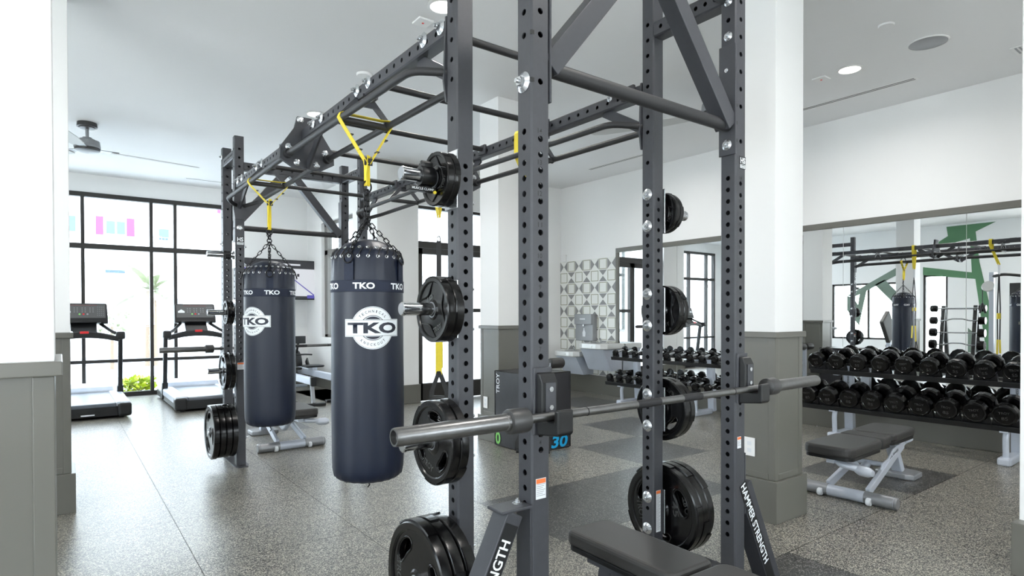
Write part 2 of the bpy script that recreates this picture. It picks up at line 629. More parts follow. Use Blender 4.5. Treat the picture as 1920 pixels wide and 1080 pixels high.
# ---- windows
def window(name, rails, panes, fm='frame'):
    q = MB()
    for r in rails:
        q.box(*r)
    o = struct(q.build(name, fm))
    for p in panes:
        g = MB()
        g.box(*p)
        g.build('pane', 'glass', o)
    return o
xm = [-2.57, -2.19, -1.31, -0.96, -0.06, 0.285, 1.197, 1.541, 2.28]
zr = [(0.0, 0.067), (0.547, 0.596), (2.331, 2.411), (3.13, 3.2)]
rails = [(x - 0.024, x + 0.024, YF - 0.02, YF + 0.09, 0, 3.2) for x in xm]
rails += [(-2.6, 2.3, YF - 0.018, YF + 0.088, a, c) for (a, c) in zr]
panes = []
for i in range(len(xm) - 1):
    for k in range(3):
        panes.append((xm[i] + 0.024, xm[i + 1] - 0.024, YF + 0.03, YF + 0.036, zr[k][1], zr[k + 1][0]))
window('window_1', rails, panes)
X0, X1 = XS + 0.06, XS + 0.14
rails = [(X0, X1, 9.2, 9.26, 0.9, 2.92), (X0, X1, 10.5, 10.64, 0.9, 2.92), (X0, X1, 9.2, 10.64, 0.9, 0.95), (X0, X1, 9.2, 10.64, 2.86, 2.92), (X0, X1, 9.2, 10.64, 2.36, 2.44)]
window('window_2', rails, [(X0 + 0.03, X0 + 0.036, 9.26, 10.5, 0.95, 2.36), (X0 + 0.03, X0 + 0.036, 9.26, 10.5, 2.44, 2.86)], 'greyframe')
Y0, Y1 = YR + 0.06, YR + 0.15
rails = [(4.213, 4.245, Y0, Y1, 0, 2.91), (5.915, 5.95, Y0, Y1, 0, 2.91), (4.213, 5.95, Y0, Y1, 2.87, 2.91), (4.213, 5.95, Y0, Y1, 2.29, 2.39)]
window('window_3', rails, [(4.245, 5.915, Y0 + 0.04, Y0 + 0.046, 2.39, 2.87)])
def glass_door(name, x0, x1, bar):
    q = MB()
    for r in ((x0, x0 + 0.06, Y0, Y1 - 0.02, 0.012, 2.285), (x1 - 0.06, x1, Y0, Y1 - 0.02, 0.012, 2.285), (x0, x1, Y0, Y1 - 0.02, 0.012, 0.27), (x0, x1, Y0, Y1 - 0.02, 2.2, 2.285)):
        q.box(*r)
    o = struct(q.build(name, 'frame'))
    g = MB()
    g.box(x0 + 0.06, x1 - 0.06, Y0 + 0.03, Y0 + 0.036, 0.27, 2.2)
    g.build('pane', 'glass', o)
    h = MB()
    h.box(x0 + 0.08, x1 - 0.08, Y0 - 0.05, Y0 - 0.02, bar - 0.03, bar + 0.03)
    h.box(x0 + 0.08, x0 + 0.11, Y0 - 0.03, Y0, bar - 0.02, bar + 0.02)
    h.box(x1 - 0.11, x1 - 0.08, Y0 - 0.03, Y0, bar - 0.02, bar + 0.02)
    h.build('push_bar', 'frame', o)
glass_door('door_1', 4.25, 5.08, 1.05)
glass_door('door_2', 5.085, 5.91, 1.36)
# left and rear windows
def side_window(name, y0, y1, z0, z1, n):
    fr = [(XL - 0.1, XL - 0.03, y0, y1, z0, z0 + 0.05), (XL - 0.1, XL - 0.03, y0, y1, z1 - 0.05, z1)]
    ps = []
    for k in range(n + 1):
        yy = y0 + 0.025 + (y1 - y0 - 0.05) * k / n
        fr.append((XL - 0.1, XL - 0.03, yy - 0.025, yy + 0.025, z0, z1))
        if k < n:
            y2 = y0 + 0.025 + (y1 - y0 - 0.05) * (k + 1) / n
            ps.append((XL - 0.07, XL - 0.064, yy + 0.025, y2 - 0.025, z0 + 0.05, z1 - 0.05))
    return window(name, fr, ps)
side_window('fill_window_4', -2.6, -0.4, 0.6, 2.7, 2)  # this and the next: unseen windows added to let daylight in
side_window('fill_window_5', 1.2, 3.6, 0.6, 2.7, 2)
side_window('door_3', 5.42, 5.95, 0.03, 2.27, 1)
side_window('window_6', 6.3, 8.2, 0.6, 2.12, 2)
def rear_window(name, x0, x1, n):
    fr = [(x0, x1, YB - 0.1, YB - 0.03, 0.8, 0.86), (x0, x1, YB - 0.1, YB - 0.03, 2.64, 2.7)]
    ps = []
    for k in range(n + 1):
        xx = x0 + 0.025 + (x1 - x0 - 0.05) * k / n
        fr.append((xx - 0.025, xx + 0.025, YB - 0.1, YB - 0.03, 0.8, 2.7))
        if k < n:
            x2 = x0 + 0.025 + (x1 - x0 - 0.05) * (k + 1) / n
            ps.append((xx + 0.025, x2 - 0.025, YB - 0.07, YB - 0.064, 0.86, 2.64))
    return window(name, fr, ps)
rear_window('window_7', -1.9, -0.2, 2)
rear_window('window_8', 2.2, 4.6, 3)

# ---- green mural painted on the opposite wall
def mural(name, polys, m):
    q = MB()
    for p in polys:
        q.prism(p, 0, 0.004, MYZ((XL + 0.001, 0, 0)))
    return struct(q.build(name, m))
mural('trim_1', [[(7.79, 1.79), (6.43, 2.57), (6.43, 2.36), (6.78, 2.18), (7.4, 1.85), (7.6, 1.76)], [(6.84, 2.2), (6.40, 1.71), (6.40, 1.33), (7.08, 2.07)],
                 [(7.79, 1.79), (7.63, 1.74), (7.5, 1.54), (7.47, 0.97), (7.79, 1.4)], [(7.5, 1.54), (7.46, 1.82), (7.28, 1.93), (7.47, 0.97)],
                 [(5.0, 0.95), (4.8, 0.74), (4.8, 0.37), (5.0, 0.36)]], 'sage')
mural('trim_2', [[(5.45, 3.43), (4.47, 3.44), (4.86, 3.25), (4.78, 2.52), (4.53, 1.25), (4.5, 0.38), (4.64, 0.41), (4.86, 2.12), (5.95, 2.27), (5.95, 2.47), (4.93, 2.28), (4.97, 3.1), (5.39, 3.0), (5.85, 2.93), (5.42, 3.2)]], 'green')

# ---- patterned tile wall by the drinking fountain
b = MB()
TY, TZ, n_c, n_r = 6.59, 0.305, 7, 10
pc = (YR - TY) / n_c
pr = (2.205 - TZ) / n_r
xf = XR - 0.012
b.box(xf, XR, TY, YR, TZ, 2.205)
def tq(m, pts, d=0.0012):
    b.mi = m
    b.prism(pts, 0, 0.003, MYZ((xf - d - 0.002, 0, 0)))
for c in range(n_c):
    for r in range(n_r):
        ya, za = YR - (c + 1) * pc, 2.205 - (r + 1) * pr
        P = lambda u, w: (ya + u * pc, za + w * pr)
        if (c + r) % 2 == 1:
            t0, t1 = 0.05, 0.11
            for (u0, u1, w0, w1) in ((t0, 1 - t0, t0, t1), (t0, 1 - t0, 1 - t1, 1 - t0), (t0, t1, t1, 1 - t1), (1 - t1, 1 - t0, t1, 1 - t1)):
                tq(2, [P(u0, w0), P(u1, w0), P(u1, w1), P(u0, w1)])
        elif r % 2 == 0 and not (r >= 4 and c > 3):
            tq(1, [P(0.02, 0.04), P(0.46, 0.5), P(0.02, 0.96)])
            tq(1, [P(0.98, 0.04), P(0.98, 0.96), P(0.54, 0.5)])
        else:
            tq(1, [P(0.04, 0.02), P(0.96, 0.02), P(0.5, 0.46)])
            tq(1, [P(0.04, 0.98), P(0.5, 0.54), P(0.96, 0.98)])
struct(b.build('wall_tiles', ['tilew', 'tileg', 'tileo']))

# ---- mirrors
base('trim_3', (XR - 0.03, XR, YB, 6.58, 2.262, 2.33), (XR - 0.03, XR, 6.53, 6.58, 0.31, 2.262))
my = [6.53, 5.42, 4.29, 3.157, 2.016, 0.88]
ml = ['wall mirror panel beside the patterned tile wall, reflecting the glass door', 'wall mirror panel behind the small dumbbells, second from the patterned tiles',
      'wall mirror panel hidden mostly by the column and near rack, third from the tiles', 'wide wall mirror panel behind the large dumbbells, reflecting hanging bag and rack',
      'wall mirror panel at the end of the large dumbbells, reflecting the cable machine']
for k in range(5):
    q = MB()
    q.box(XR - 0.008, XR - 0.001, my[k + 1] + 0.0025, my[k] - 0.0025, 0.31, 2.26)
    tag(q.build('mirror_panel', 'mirror'), ml[k], 'mirror', 'mirror panels along the dumbbell wall')

# ---- ceiling fittings
def downlight(x, y, lab, lit=True):
    t = thing('recessed_downlight', lab, 'ceiling light', (x, y, CH), 0, 'recessed ceiling lights')
    q = MB()
    q.lathe([(0.085, 0), (0.112, -0.004), (0.112, 0.0), ], 28, cap=False)
    q.lathe([(0.112, 0), (0.112, -0.006), (0.088, -0.008), (0.086, -0.002)], 28, cap=False)
    q.build('trim_ring', 'wall', t, smooth=40)
    q = MB()
    q.lathe([(0.087, -0.003), (0.05, -0.006), (0, -0.007)], 28, cap=False)
    q.build('lens', 'lamp', t, smooth=60)
    L = bpy.data.lights.new('downlight_beam', 'AREA')
    L.shape = 'DISK'
    L.size = 0.16
    L.energy = LAMP_W
    L.color = (1.0, 0.965, 0.92)
    L.spread = math.radians(165)
    lo = bpy.data.objects.new('downlight_beam', L)
    C.objects.link(lo)
    lo.parent = t
    lo.location = (0, 0, -0.012)
    return t
downlight(5.654, 2.504, 'glowing round recessed ceiling light above the large dumbbells')
downlight(2.182, 3.718, 'glowing round recessed ceiling light above the bridge beside the nearest upright')
downlight(2.239, 6.531, 'glowing round recessed ceiling light above the bridge coupling plate')
downlight(5.62, 5.05, 'glowing round recessed ceiling light near the hidden column top above small dumbbells')
for (x, y) in ((5.65, -0.3), (2.2, 0.9), (2.2, -1.9), (-1.3, -1.9), (-1.3, 0.9), (-1.3, 3.7), (-1.3, 6.5), (-1.3, 9.3), (2.0, 9.6), (5.65, -3.0)):  # extra downlights, none of them seen, added to brighten the room
    downlight(x, y, 'unseen round recessed ceiling light added to brighten the room')

def disc(name, label, cat, x, y, r, h, m, ring=None):
    t = thing(name, label, cat, (x, y, CH))
    q = MB()
    q.lathe([(r, 0), (r, -h * 0.5), (r * 0.92, -h), (0, -h)], 32, cap=False)
    q.build('cover', m, t, smooth=40)
    if ring:
        q = MB()
        q.lathe([(r * 1.0, 0), (r * 1.07, 0), (r * 1.07, -h * 0.6), (r * 0.99, -h * 0.9), (r * 0.99, 0)], 32, cap=False)
        q.build('ring', ring, t, smooth=40)
    return t
disc('smoke_detector', 'small round white smoke detector on the ceiling above the near bridge beam', 'smoke detector', 2.222, 5.185, 0.07, 0.02, 'wall')
disc('sprinkler_cover', 'small round white cover disc on the ceiling near the round speaker', 'ceiling cover', 5.012, 1.956, 0.055, 0.012, 'ceil')
disc('ceiling_speaker', 'large round grey speaker grille set in the white ceiling', 'speaker', 5.607, 1.881, 0.135, 0.008, 'alloy', 'wall')
def sensor(lab, x, y):
    t = thing('occupancy_sensor', lab, 'sensor', (x, y, CH), 0.0, 'square ceiling sensors')
    q = MB()
    q.box(-0.06, 0.06, -0.06, 0.06, -0.014, 0)
    q.build('housing', 'wall', t, bevel=0.004)
    q = MB()
    q.cyl((0.0, -0.0, -0.014), (0, 0, -0.017), 0.009, 12)
    q.build('indicator', 'red', t)
sensor('square white ceiling sensor with red dot, above the near bridge beam', 2.175, 3.994)
sensor('square white ceiling sensor with red dot, beside the long slot diffuser', 5.66, 2.757)
def slot(lab, x, y0, y1):
    t = thing('slot_diffuser', lab, 'air vent', (x, (y0 + y1) / 2, CH), 0, 'linear ceiling slot diffusers')
    h = (y1 - y0) / 2
    q = MB()
    q.box(-0.05, 0.05, -h - 0.03, h + 0.03, -0.003, 0)
    q.build('flange', 'wall', t)
    for xx in (-0.017, 0.017):
        q = MB()
        q.box(xx - 0.006, xx + 0.006, -h, h, -0.0045, -0.002)
        q.build('slot', 'black', t)
slot('long double slot air diffuser in the ceiling above the large dumbbells', 6.36, 2.24, 3.9)
slot('long double slot air diffuser in the ceiling above the small dumbbells', 6.40, 5.4, 6.57)
t = thing('slot_diffuser', 'short slot air diffuser in the ceiling near the window wall', 'air vent', (2.0, 10.8, CH), PI / 2, 'linear ceiling slot diffusers')
q = MB()
q.box(-0.04, 0.04, -0.4, 0.4, -0.003, 0)
q.build('flange', 'wall', t)
q = MB()
q.box(-0.01, 0.01, -0.38, 0.38, -0.0045, -0.002)
q.build('slot', 'black', t)
t = thing('air_grille', 'square ceiling air grille beside the white wall end above the dumbbell rack', 'air vent', (6.36, 1.42, CH))
q = MB()
q.box(-0.1, 0.1, -0.1, 0.1, -0.008, 0)
q.build('grille_frame', 'wall', t, bevel=0.003)
q = MB()
for k in range(6):
    q.box(-0.08, 0.08, -0.08 + k * 0.028, -0.066 + k * 0.028, -0.0095, -0.007)
q.build('louvres', 'alloy', t)

def fan(lab, x, y, rot, rb):
    t = thing('ceiling_fan', lab, 'ceiling fan', (x, y, CH), rot, 'three blade ceiling fans')
    q = MB()
    q.lathe([(0.095, 0), (0.1, -0.05), (0.08, -0.052), (0.078, -0.062), (0.055, -0.066), (0.02, -0.07)], 28)
    q.build('canopy', 'darkgrey', t, smooth=40)
    q = MB()
    q.cyl((0, 0, -0.06), (0, 0, -0.2), 0.018, 14)
    q.build('downrod', 'alloy', t, smooth=40)
    q = MB()
    q.lathe([(0.03, -0.165), (0.045, -0.165), (0.045, -0.18), (0.075, -0.185), (0.085, -0.2), (0.12, -0.205), (0.125, -0.24), (0.125, -0.252), (0.128, -0.256), (0.128, -0.285), (0.1, -0.288)], 28)
    q.build('motor_housing', 'alloy', t, smooth=30)
    q = MB()
    q.lathe([(0.125, -0.29), (0.12, -0.315), (0.09, -0.325), (0.0, -0.328)], 28)
    q.build('lower_cap', 'darkgrey', t, smooth=30)
    for k in range(3):
        a = 2 * PI * k / 3
        R = Matrix.Rotation(a, 4, 'Z')
        q = MB()
        pl = [(0.10, -0.035), (0.30, -0.055), (0.30, 0.055), (0.10, 0.035)]
        q.prism(pl, -0.297, -0.29, R)
        q.build('blade_iron', 'alloy', t)
        q = MB()
        tilt = Matrix.Translation((0, 0, -0.3)) @ Matrix.Rotation(math.radians(9), 4, 'X')
        pl = [(0.24, -0.06), (0.5, -0.085), (rb - 0.15, -0.075), (rb - 0.03, -0.05), (rb, 0.0), (rb - 0.03, 0.045), (rb - 0.15, 0.065), (0.5, 0.07), (0.24, 0.055)]
        q.prism(pl, -0.005, 0.005, R @ tilt)
        q.build('blade', 'bladew', t)
fan('ceiling fan with dark canopy and grey motor hanging near the treadmill windows', 0.26, 8.37, math.radians(10), 1.2)
fan('ceiling fan hanging above the dumbbell side, partly hidden behind the taupe column', 4.95, 3.4, math.radians(-5), 1.25)

# ---- wall plates and small wall devices
def outlet(lab, loc, rz, n='wall_outlet', w=0.075, h=0.118):
    t = thing(n, lab, 'wall plate', loc, rz)
    q = MB()
    q.box(-w / 2, w / 2, -0.006, 0, -h / 2, h / 2)
    q.build('cover_plate', 'wall', t, bevel=0.002)
    q = MB()
    for dz in (-0.022, 0.022):
        q.box(-0.014, 0.014, -0.008, -0.005, dz - 0.013, dz + 0.013)
    q.build('sockets', 'label', t)
outlet('white power outlet plate low on the taupe column beside the near rack', (3.528, 2.165, 0.45), -PI / 2)
outlet('white power outlet plate low on the taupe column behind the black plyo box', (3.515, 5.14, 0.39), -PI / 2)
t = thing('wall_sensor', 'small white wall box in the corner above the patterned tiles', 'wall device', (XR - 0.002, 7.78, 2.26), -PI / 2)
q = MB()
q.box(-0.035, 0.035, -0.03, 0, -0.06, 0.06)
q.build('housing', 'wall', t, bevel=0.006)
# ================================================================ THE RIG: two racks joined by a pull-up bridge
RIG = (1.8, 3.77, 0.0)
rig = thing('training_rig', 'charcoal steel double rack rig with pull-up bridge standing in the middle of the gym', 'exercise rig', RIG)
S = 0.075
XA, XB = 1.199, 2.322            # outer-left / right upright faces
YP2, YP1, YQ1, YQ2 = 1.493, 1.94, 5.53, 6.0
ZT = 2.83
def perf(q, L, holes, c=0.006, s=S, r=0.0105, Mx=None):
    """square tube along local z, with round holes: holes = {face: [z]}, faces 0:-y 1:+x 2:+y 3:-x"""
    Mx = Mx or Matrix.Identity(4)
    h = s / 2
    def vert(face, u, z, d=h):
        p = {0: (u, -d, z), 1: (d, u, z), 2: (-u, d, z), 3: (-d, -u, z)}[face]
        return q.bm.verts.new(Mx @ V(p))
    e = h - c
    for face in range(4):
        zs = sorted(holes.get(face, []))
        z = 0.0
        for zc in zs:
            k = 0.018
            a0, a1 = zc - k, zc + k
            if a0 > z + 1e-4:
                q.f([vert(face, -e, z), vert(face, e, z), vert(face, e, a0), vert(face, -e, a0)])
            ring_o, ring_i = [], []
            an = [-math.atan2(k, e)]
            ca = math.atan2(k, e)
            angs = [-ca, -ca / 3, ca / 3, ca, ca + (PI - 2 * ca) / 3, ca + 2 * (PI - 2 * ca) / 3, PI - ca, PI - ca / 3, PI + ca / 3, PI + ca, PI + ca + (PI - 2 * ca) / 3, PI + ca + 2 * (PI - 2 * ca) / 3]
            for a in angs:
                cx, sx = math.cos(a), math.sin(a)
                t_ = min(e / abs(cx) if abs(cx) > 1e-9 else 9, k / abs(sx) if abs(sx) > 1e-9 else 9)
                ring_o.append(vert(face, cx * t_, zc + sx * t_))
                ring_i.append(vert(face, cx * r, zc + sx * r))
            inner = [vert(face, math.cos(a) * r, zc + math.sin(a) * r, h - 0.004) for a in angs]
            for i in range(12):
                j = (i + 1) % 12
                q.f([ring_o[i], ring_o[j], ring_i[j], ring_i[i]])
                q.f([ring_i[i], ring_i[j], inner[j], inner[i]])
            z = a1
        q.f([vert(face, -e, z), vert(face, e, z), vert(face, e, L), vert(face, -e, L)])
        nf = (face + 1) % 4       # chamfered corner
        q.f([vert(face, e, 0), vert(nf, -e, 0), vert(nf, -e, L), vert(face, e, L)])
    for zz in (0, L):
        q.f([q.bm.verts.new(Mx @ V(p)) for p in ((-e, -h, zz), (e, -h, zz), (h, -e, zz), (h, e, zz), (e, h, zz), (-e, h, zz), (-h, e, zz), (-h, -e, zz))])
lowA = [0.3125 + 0.05 * k for k in range(32)]          # to 1.8625
lowS = [0.3375 + 0.05 * k for k in range(32)]         # side holes, half a pitch higher
lowF = [z for z in lowA if z > 0.84]
low1 = [z for z in lowA if 0.9 < z < 1.87]
upA = [2.045] + [2.195 + 0.075 * k for k in range(8)]
def upright(x, y, front, sides, zt=2.83):
    q = MB(RIG)
    hs = {0: front, 2: front, 1: sides, 3: sides}
    perf(q, zt - 0.008, hs, Mx=Matrix.Translation((x + S / 2, y + S / 2, 0.008)))
    return q.build('upright', 'steel', rig)
def hz(l):
    return [z - 0.008 for z in l]
for x in (XA, XB):
    upright(x, YP2, hz(lowF + upA), hz(lowS + upA), 2.89)
    upright(x, YP1, hz(low1), hz(lowS + upA), 2.89)
    upright(x, YQ1, hz(low1 + upA), hz(lowS + upA))
    upright(x, YQ2, hz(low1 + upA), hz(lowS + upA))
# base plates, floor rails
for x in (XA, XB):
    for (y0, y1) in ((YP2, YP1), (YQ1, YQ2)):
        q = MB(RIG)
        q.prism([(x - 0.02, y0 - 0.01), (x + 0.0, y0 - 0.075), (x + S, y0 - 0.075), (x + S + 0.02, y0 - 0.01), (x + S + 0.02, y1 + S + 0.01), (x + S, y1 + S + 0.075), (x, y1 + S + 0.075), (x - 0.02, y1 + S + 0.01)], 0, 0.008)
        q.build('base_plate', 'steel', rig)
        q = MB(RIG)
        q.box(x + 0.005, x + S - 0.005, y0 + S, y1, 0.10, 0.17)
        q.build('side_rail', 'steel', rig, bevel=0.004)
        q = MB(RIG)
        perf(q, y1 - y0 - S, {f: [0.03 + 0.05 * k for k in range(int((y1 - y0 - S) / 0.05))] for f in (1, 3)}, Mx=Matrix.Translation((x + S / 2, y0 + S, 2.687)) @ Matrix(((1, 0, 0, 0), (0, 0, 1, 0), (0, -1, 0, 0), (0, 0, 0, 1))))
        q.build('top_side_rail', 'steel', rig)
# beams across the outer uprights, braces, pull-up bar
for (y, sgn) in ((YP2, -1), (YQ2, 1)):
    q = MB(RIG)
    perf(q, XB - XA - S, {0: [0.05 + 0.1 * k for k in range(10)], 2: [0.05 + 0.1 * k for k in range(10)]}, Mx=Matrix.Translation((XA + S, y + S / 2, 2.687)) @ Matrix(((0, 0, 1, 0), (0, 1, 0, 0), (-1, 0, 0, 0), (0, 0, 0, 1))))
    q.build('top_cross_beam', 'steel', rig)
    yc = y + S / 2
    for (xf, d) in ((XA + S, 1), (XB, -1)):
        q = MB(RIG)
        xs = sorted((xf, xf + d * 0.008))
        q.box(xs[0], xs[1], y - 0.004, y + S + 0.004, 1.985, 2.46)
        q.bar((xf + d * 0.012, yc, 2.11), (xf + d * 0.50, yc, 2.685), 0.074, 0.07, (0, 1, 0))
        q.build('brace', 'steel', rig, bevel=0.003)
    q = MB(RIG)
    q.cyl((XA + S + 0.008, yc, 2.112), (XB - 0.008, yc, 2.112), 0.0255, 20)
    q.build('pull_up_bar', 'tubem', rig, smooth=40)
# bridge beams
def beam(x, y0, y1):
    q = MB(RIG)
    n = int((y1 - y0 - 0.1) / 0.075)
    perf(q, y1 - y0, {f: [0.08 + 0.075 * k for k in range(n)] for f in (1, 3)}, s=0.066, Mx=Matrix.Translation((x + S / 2, y0, 2.413)) @ Matrix(((1, 0, 0, 0), (0, 0, 1, 0), (0, -1, 0, 0), (0, 0, 0, 1))))
    q.build('bridge_beam', 'steel', rig)
YM = 3.77
for x in (XA, XB):
    xc = x + S / 2
    beam(x, YP1 + S + 0.01, YM - 0.012)
    beam(x, YM + 0.012, YQ1 - 0.01)
    # coupling plates in the middle
    hexa = [(-.06, 2.52), (.06, 2.52), (.078, 2.45), (.165, 2.32), (.168, 2.25), (.09, 2.205), (-.09, 2.205), (-.168, 2.25), (-.165, 2.32), (-.078, 2.45)]
    for (ya, yb) in ((YM - 0.012, YM - 0.002), (YM + 0.002, YM + 0.012)):
        q = MB(RIG)
        q.prism([(xc + a, c) for a, c in hexa], -ya, -yb, MXZ())
        q.build('coupling_plate', 'steel', rig)
    for (yw, yb, d) in ((YP1 + S, YP1 + S + 0.01, 1), (YQ1 - 0.01, YQ1, -1)):
        q = MB(RIG)
        q.prism([(xc - 0.038, 2.12), (xc + 0.038, 2.12), (xc + 0.05, 2.2), (xc + 0.038, 2.45), (xc - 0.038, 2.45), (xc - 0.05, 2.2)], -yb, -yw, MXZ())
        q.build('end_plate', 'steel', rig)
        ye = yb if d > 0 else yw
        for (pa, pb) in (((xc, ye, 2.225), (xc, ye + d * 0.28, 2.385)), ((xc, YM - d * 0.012, 2.225), (xc, YM - d * 0.26, 2.385))):
            q = MB(RIG)
            q.bar(pa, pb, 0.05, 0.012, (1, 0, 0))
            q.build('strut', 'steel', rig)
    # two grip bars hung under each half beam
    for (d, ys) in ((1, YP1 + S + 0.01), (-1, YQ1 - 0.01)):
        for sd in (-1, 1):
            q = MB(RIG)
            xb = xc + sd * 0.123
            q.tube([(xc + sd * 0.03, ys, 2.235), (xc + sd * 0.05, ys + d * 0.012, 2.238), (xb, ys + d * 0.12, 2.262), (xb, YM - d * 0.04, 2.278)], 0.0165, 14, bend=0.06)
            q.cyl((xb, YM - d * 0.05, 2.278), (xb, YM - d * 0.012, 2.278), 0.026, 16)
            q.build('grip_bar', 'tubem', rig, smooth=50)
    for yh in (2.88, 4.66):
        q = MB(RIG)
        for sd in (-1, 1):
            q.prism([(xc + sd * a, c) for a, c in ((0.0, 2.384), (0.05, 2.384), (0.14, 2.285), (0.135, 2.255), (0.095, 2.255), (0.105, 2.285), (0.045, 2.345), (0.0, 2.345))], -yh - 0.006, -yh + 0.006, MXZ())
            q.box(min(xc + sd * 0.02, xc + sd * 0.04), max(xc + sd * 0.02, xc + sd * 0.04), yh - 0.07, yh + 0.07, 2.372, 2.386)
        q.build('hanger_bracket', 'steel', rig)
        q = MB(RIG)
        q.cyl((xc - 0.123, yh, 2.262), (xc + 0.123, yh, 2.262), 0.0165, 14)
        q.build('hanger_handle', 'tubem', rig, smooth=40)
YC = [2.095, 2.76, 3.42, 4.11, 4.77, 5.44]
for y in YC:
    q = MB(RIG)
    q.cyl((XA + 0.071, y, 2.427), (XB + 0.004, y, 2.427), 0.0165, 16)
    q.build('cross_bar', 'tubem', rig, smooth=40)
    q = MB(RIG)
    q.box(XB - 0.012, XB + 0.006, y - 0.035, y + 0.05, 2.392, 2.455)
    q.build('cross_bar_bracket', 'steel', rig, bevel=0.003)
    q = MB(RIG)
    q.box(XA + 0.066, XA + 0.085, y - 0.035, y + 0.05, 2.392, 2.455)
    q.build('cross_bar_bracket', 'steel', rig, bevel=0.003)
# bolts (cone washer, hex nut, thread)
_bolt = None
def bolt(p, d, s=1.0):
    global _bolt
    if _bolt is None:
        q = MB()
        q.lathe([(0.0285, 0), (0.029, 0.003), (0.017, 0.011), (0.014, 0.011)], 24)
        q.prism([(0.0135 * math.cos(PI / 3 * k), 0.0135 * math.sin(PI / 3 * k)) for k in range(6)], 0.009, 0.021)
        q.cyl((0, 0, 0.02), (0, 0, 0.03), 0.0065, 10)
        _bolt = q.build('bolt', 'zinc', rig, smooth=30)
        o = _bolt
    else:
        o = _bolt.copy()
        C.objects.link(o)
        o.parent = rig
    o.matrix_local = Matrix.Translation(V(p) - V(RIG)) @ frame_z(V(d)).to_4x4() @ Matrix.Diagonal((s, s, s, 1))
for (y) in (2.065, 2.204, 2.76, 2.9, 3.42, 3.557, 4.0, 4.13, 4.69, 4.83, 5.3, 5.44):
    bolt((XA + 0.0045, y, 2.427), (-1, 0, 0), 1.05)
for y in (2.10, 2.22, 2.80, 3.45, 4.15, 4.81, 5.4):
    bolt((XB + 0.0045 - 0.018, y, 2.427), (-1, 0, 0), 0.6)
for x in (XA, XB):
    xc = x + S / 2
    for (a, z) in ((-.045, 2.50), (-.115, 2.325), (-.065, 2.235), (.055, 2.235), (.11, 2.315)):
        bolt((xc + a, YM - 0.012, z), (0, -1, 0), 0.72)
PEGZ = [1.81, 1.32, 0.825, 0.315]
for z in PEGZ:
    for dz in (-0.078, 0.078):
        bolt((XB, YP1 + S / 2, z + dz), (-1, 0, 0))
        bolt((XA + S, YP1 + S / 2, z + dz), (1, 0, 0), 0.8)
        bolt((XA + S, YQ1 + S / 2, z + dz), (1, 0, 0), 0.8)
bolt((XA, YP2 + S / 2, 2.045), (-1, 0, 0), 1.15)
for z in (2.35, 2.5, 2.65):
    bolt((XB, YP2 + S / 2, z), (-1, 0, 0), 0.7)
bolt((XB - 0.008, YP2 + S / 2, 2.03), (-1, 0, 0), 0.8)
bolt((XA + S + 0.008, YQ2 + S / 2, 2.03), (1, 0, 0), 0.8)
for (x, y, z, d) in ((XA + S / 2, YQ1, 2.045, -1), (XA + S / 2, YQ1 - 0.01, 2.40, -1)):
    bolt((x, y, z), (0, d, 0), 0.85)
for z in (2.75, 1.95):
    bolt((XA, YQ2 + S / 2, z), (-1, 0, 0), 0.8)
# plate storage pegs on the inner uprights
def peg(x, y, z, d):
    q = MB(RIG)
    xs = sorted((x, x + d * 0.006))
    q.box(xs[0], xs[1], y - 0.045, y + 0.045, z - 0.11, z + 0.11)
    q.build('peg_plate', 'zinc', rig, bevel=0.002)
    q = MB(RIG)
    Mx = AX((x + d * 0.006, y, z), (d, 0, 0))
    q.lathe([(0.036, 0), (0.036, 0.012), (0.0235, 0.014), (0.0235, 0.196), (0.0255, 0.198), (0.0255, 0.207), (0.022, 0.21), (0, 0.21)], 24, Mx, cap=False)
    q.build('weight_peg', 'chrome', rig, smooth=40)
for z in PEGZ:
    peg(XA, YP1 + S / 2, z, -1)
    peg(XB + S, YP1 + S / 2, z, 1)
    peg(XA, YQ1 + S / 2, z, -1)
    peg(XB + S, YQ1 + S / 2, z, 1)
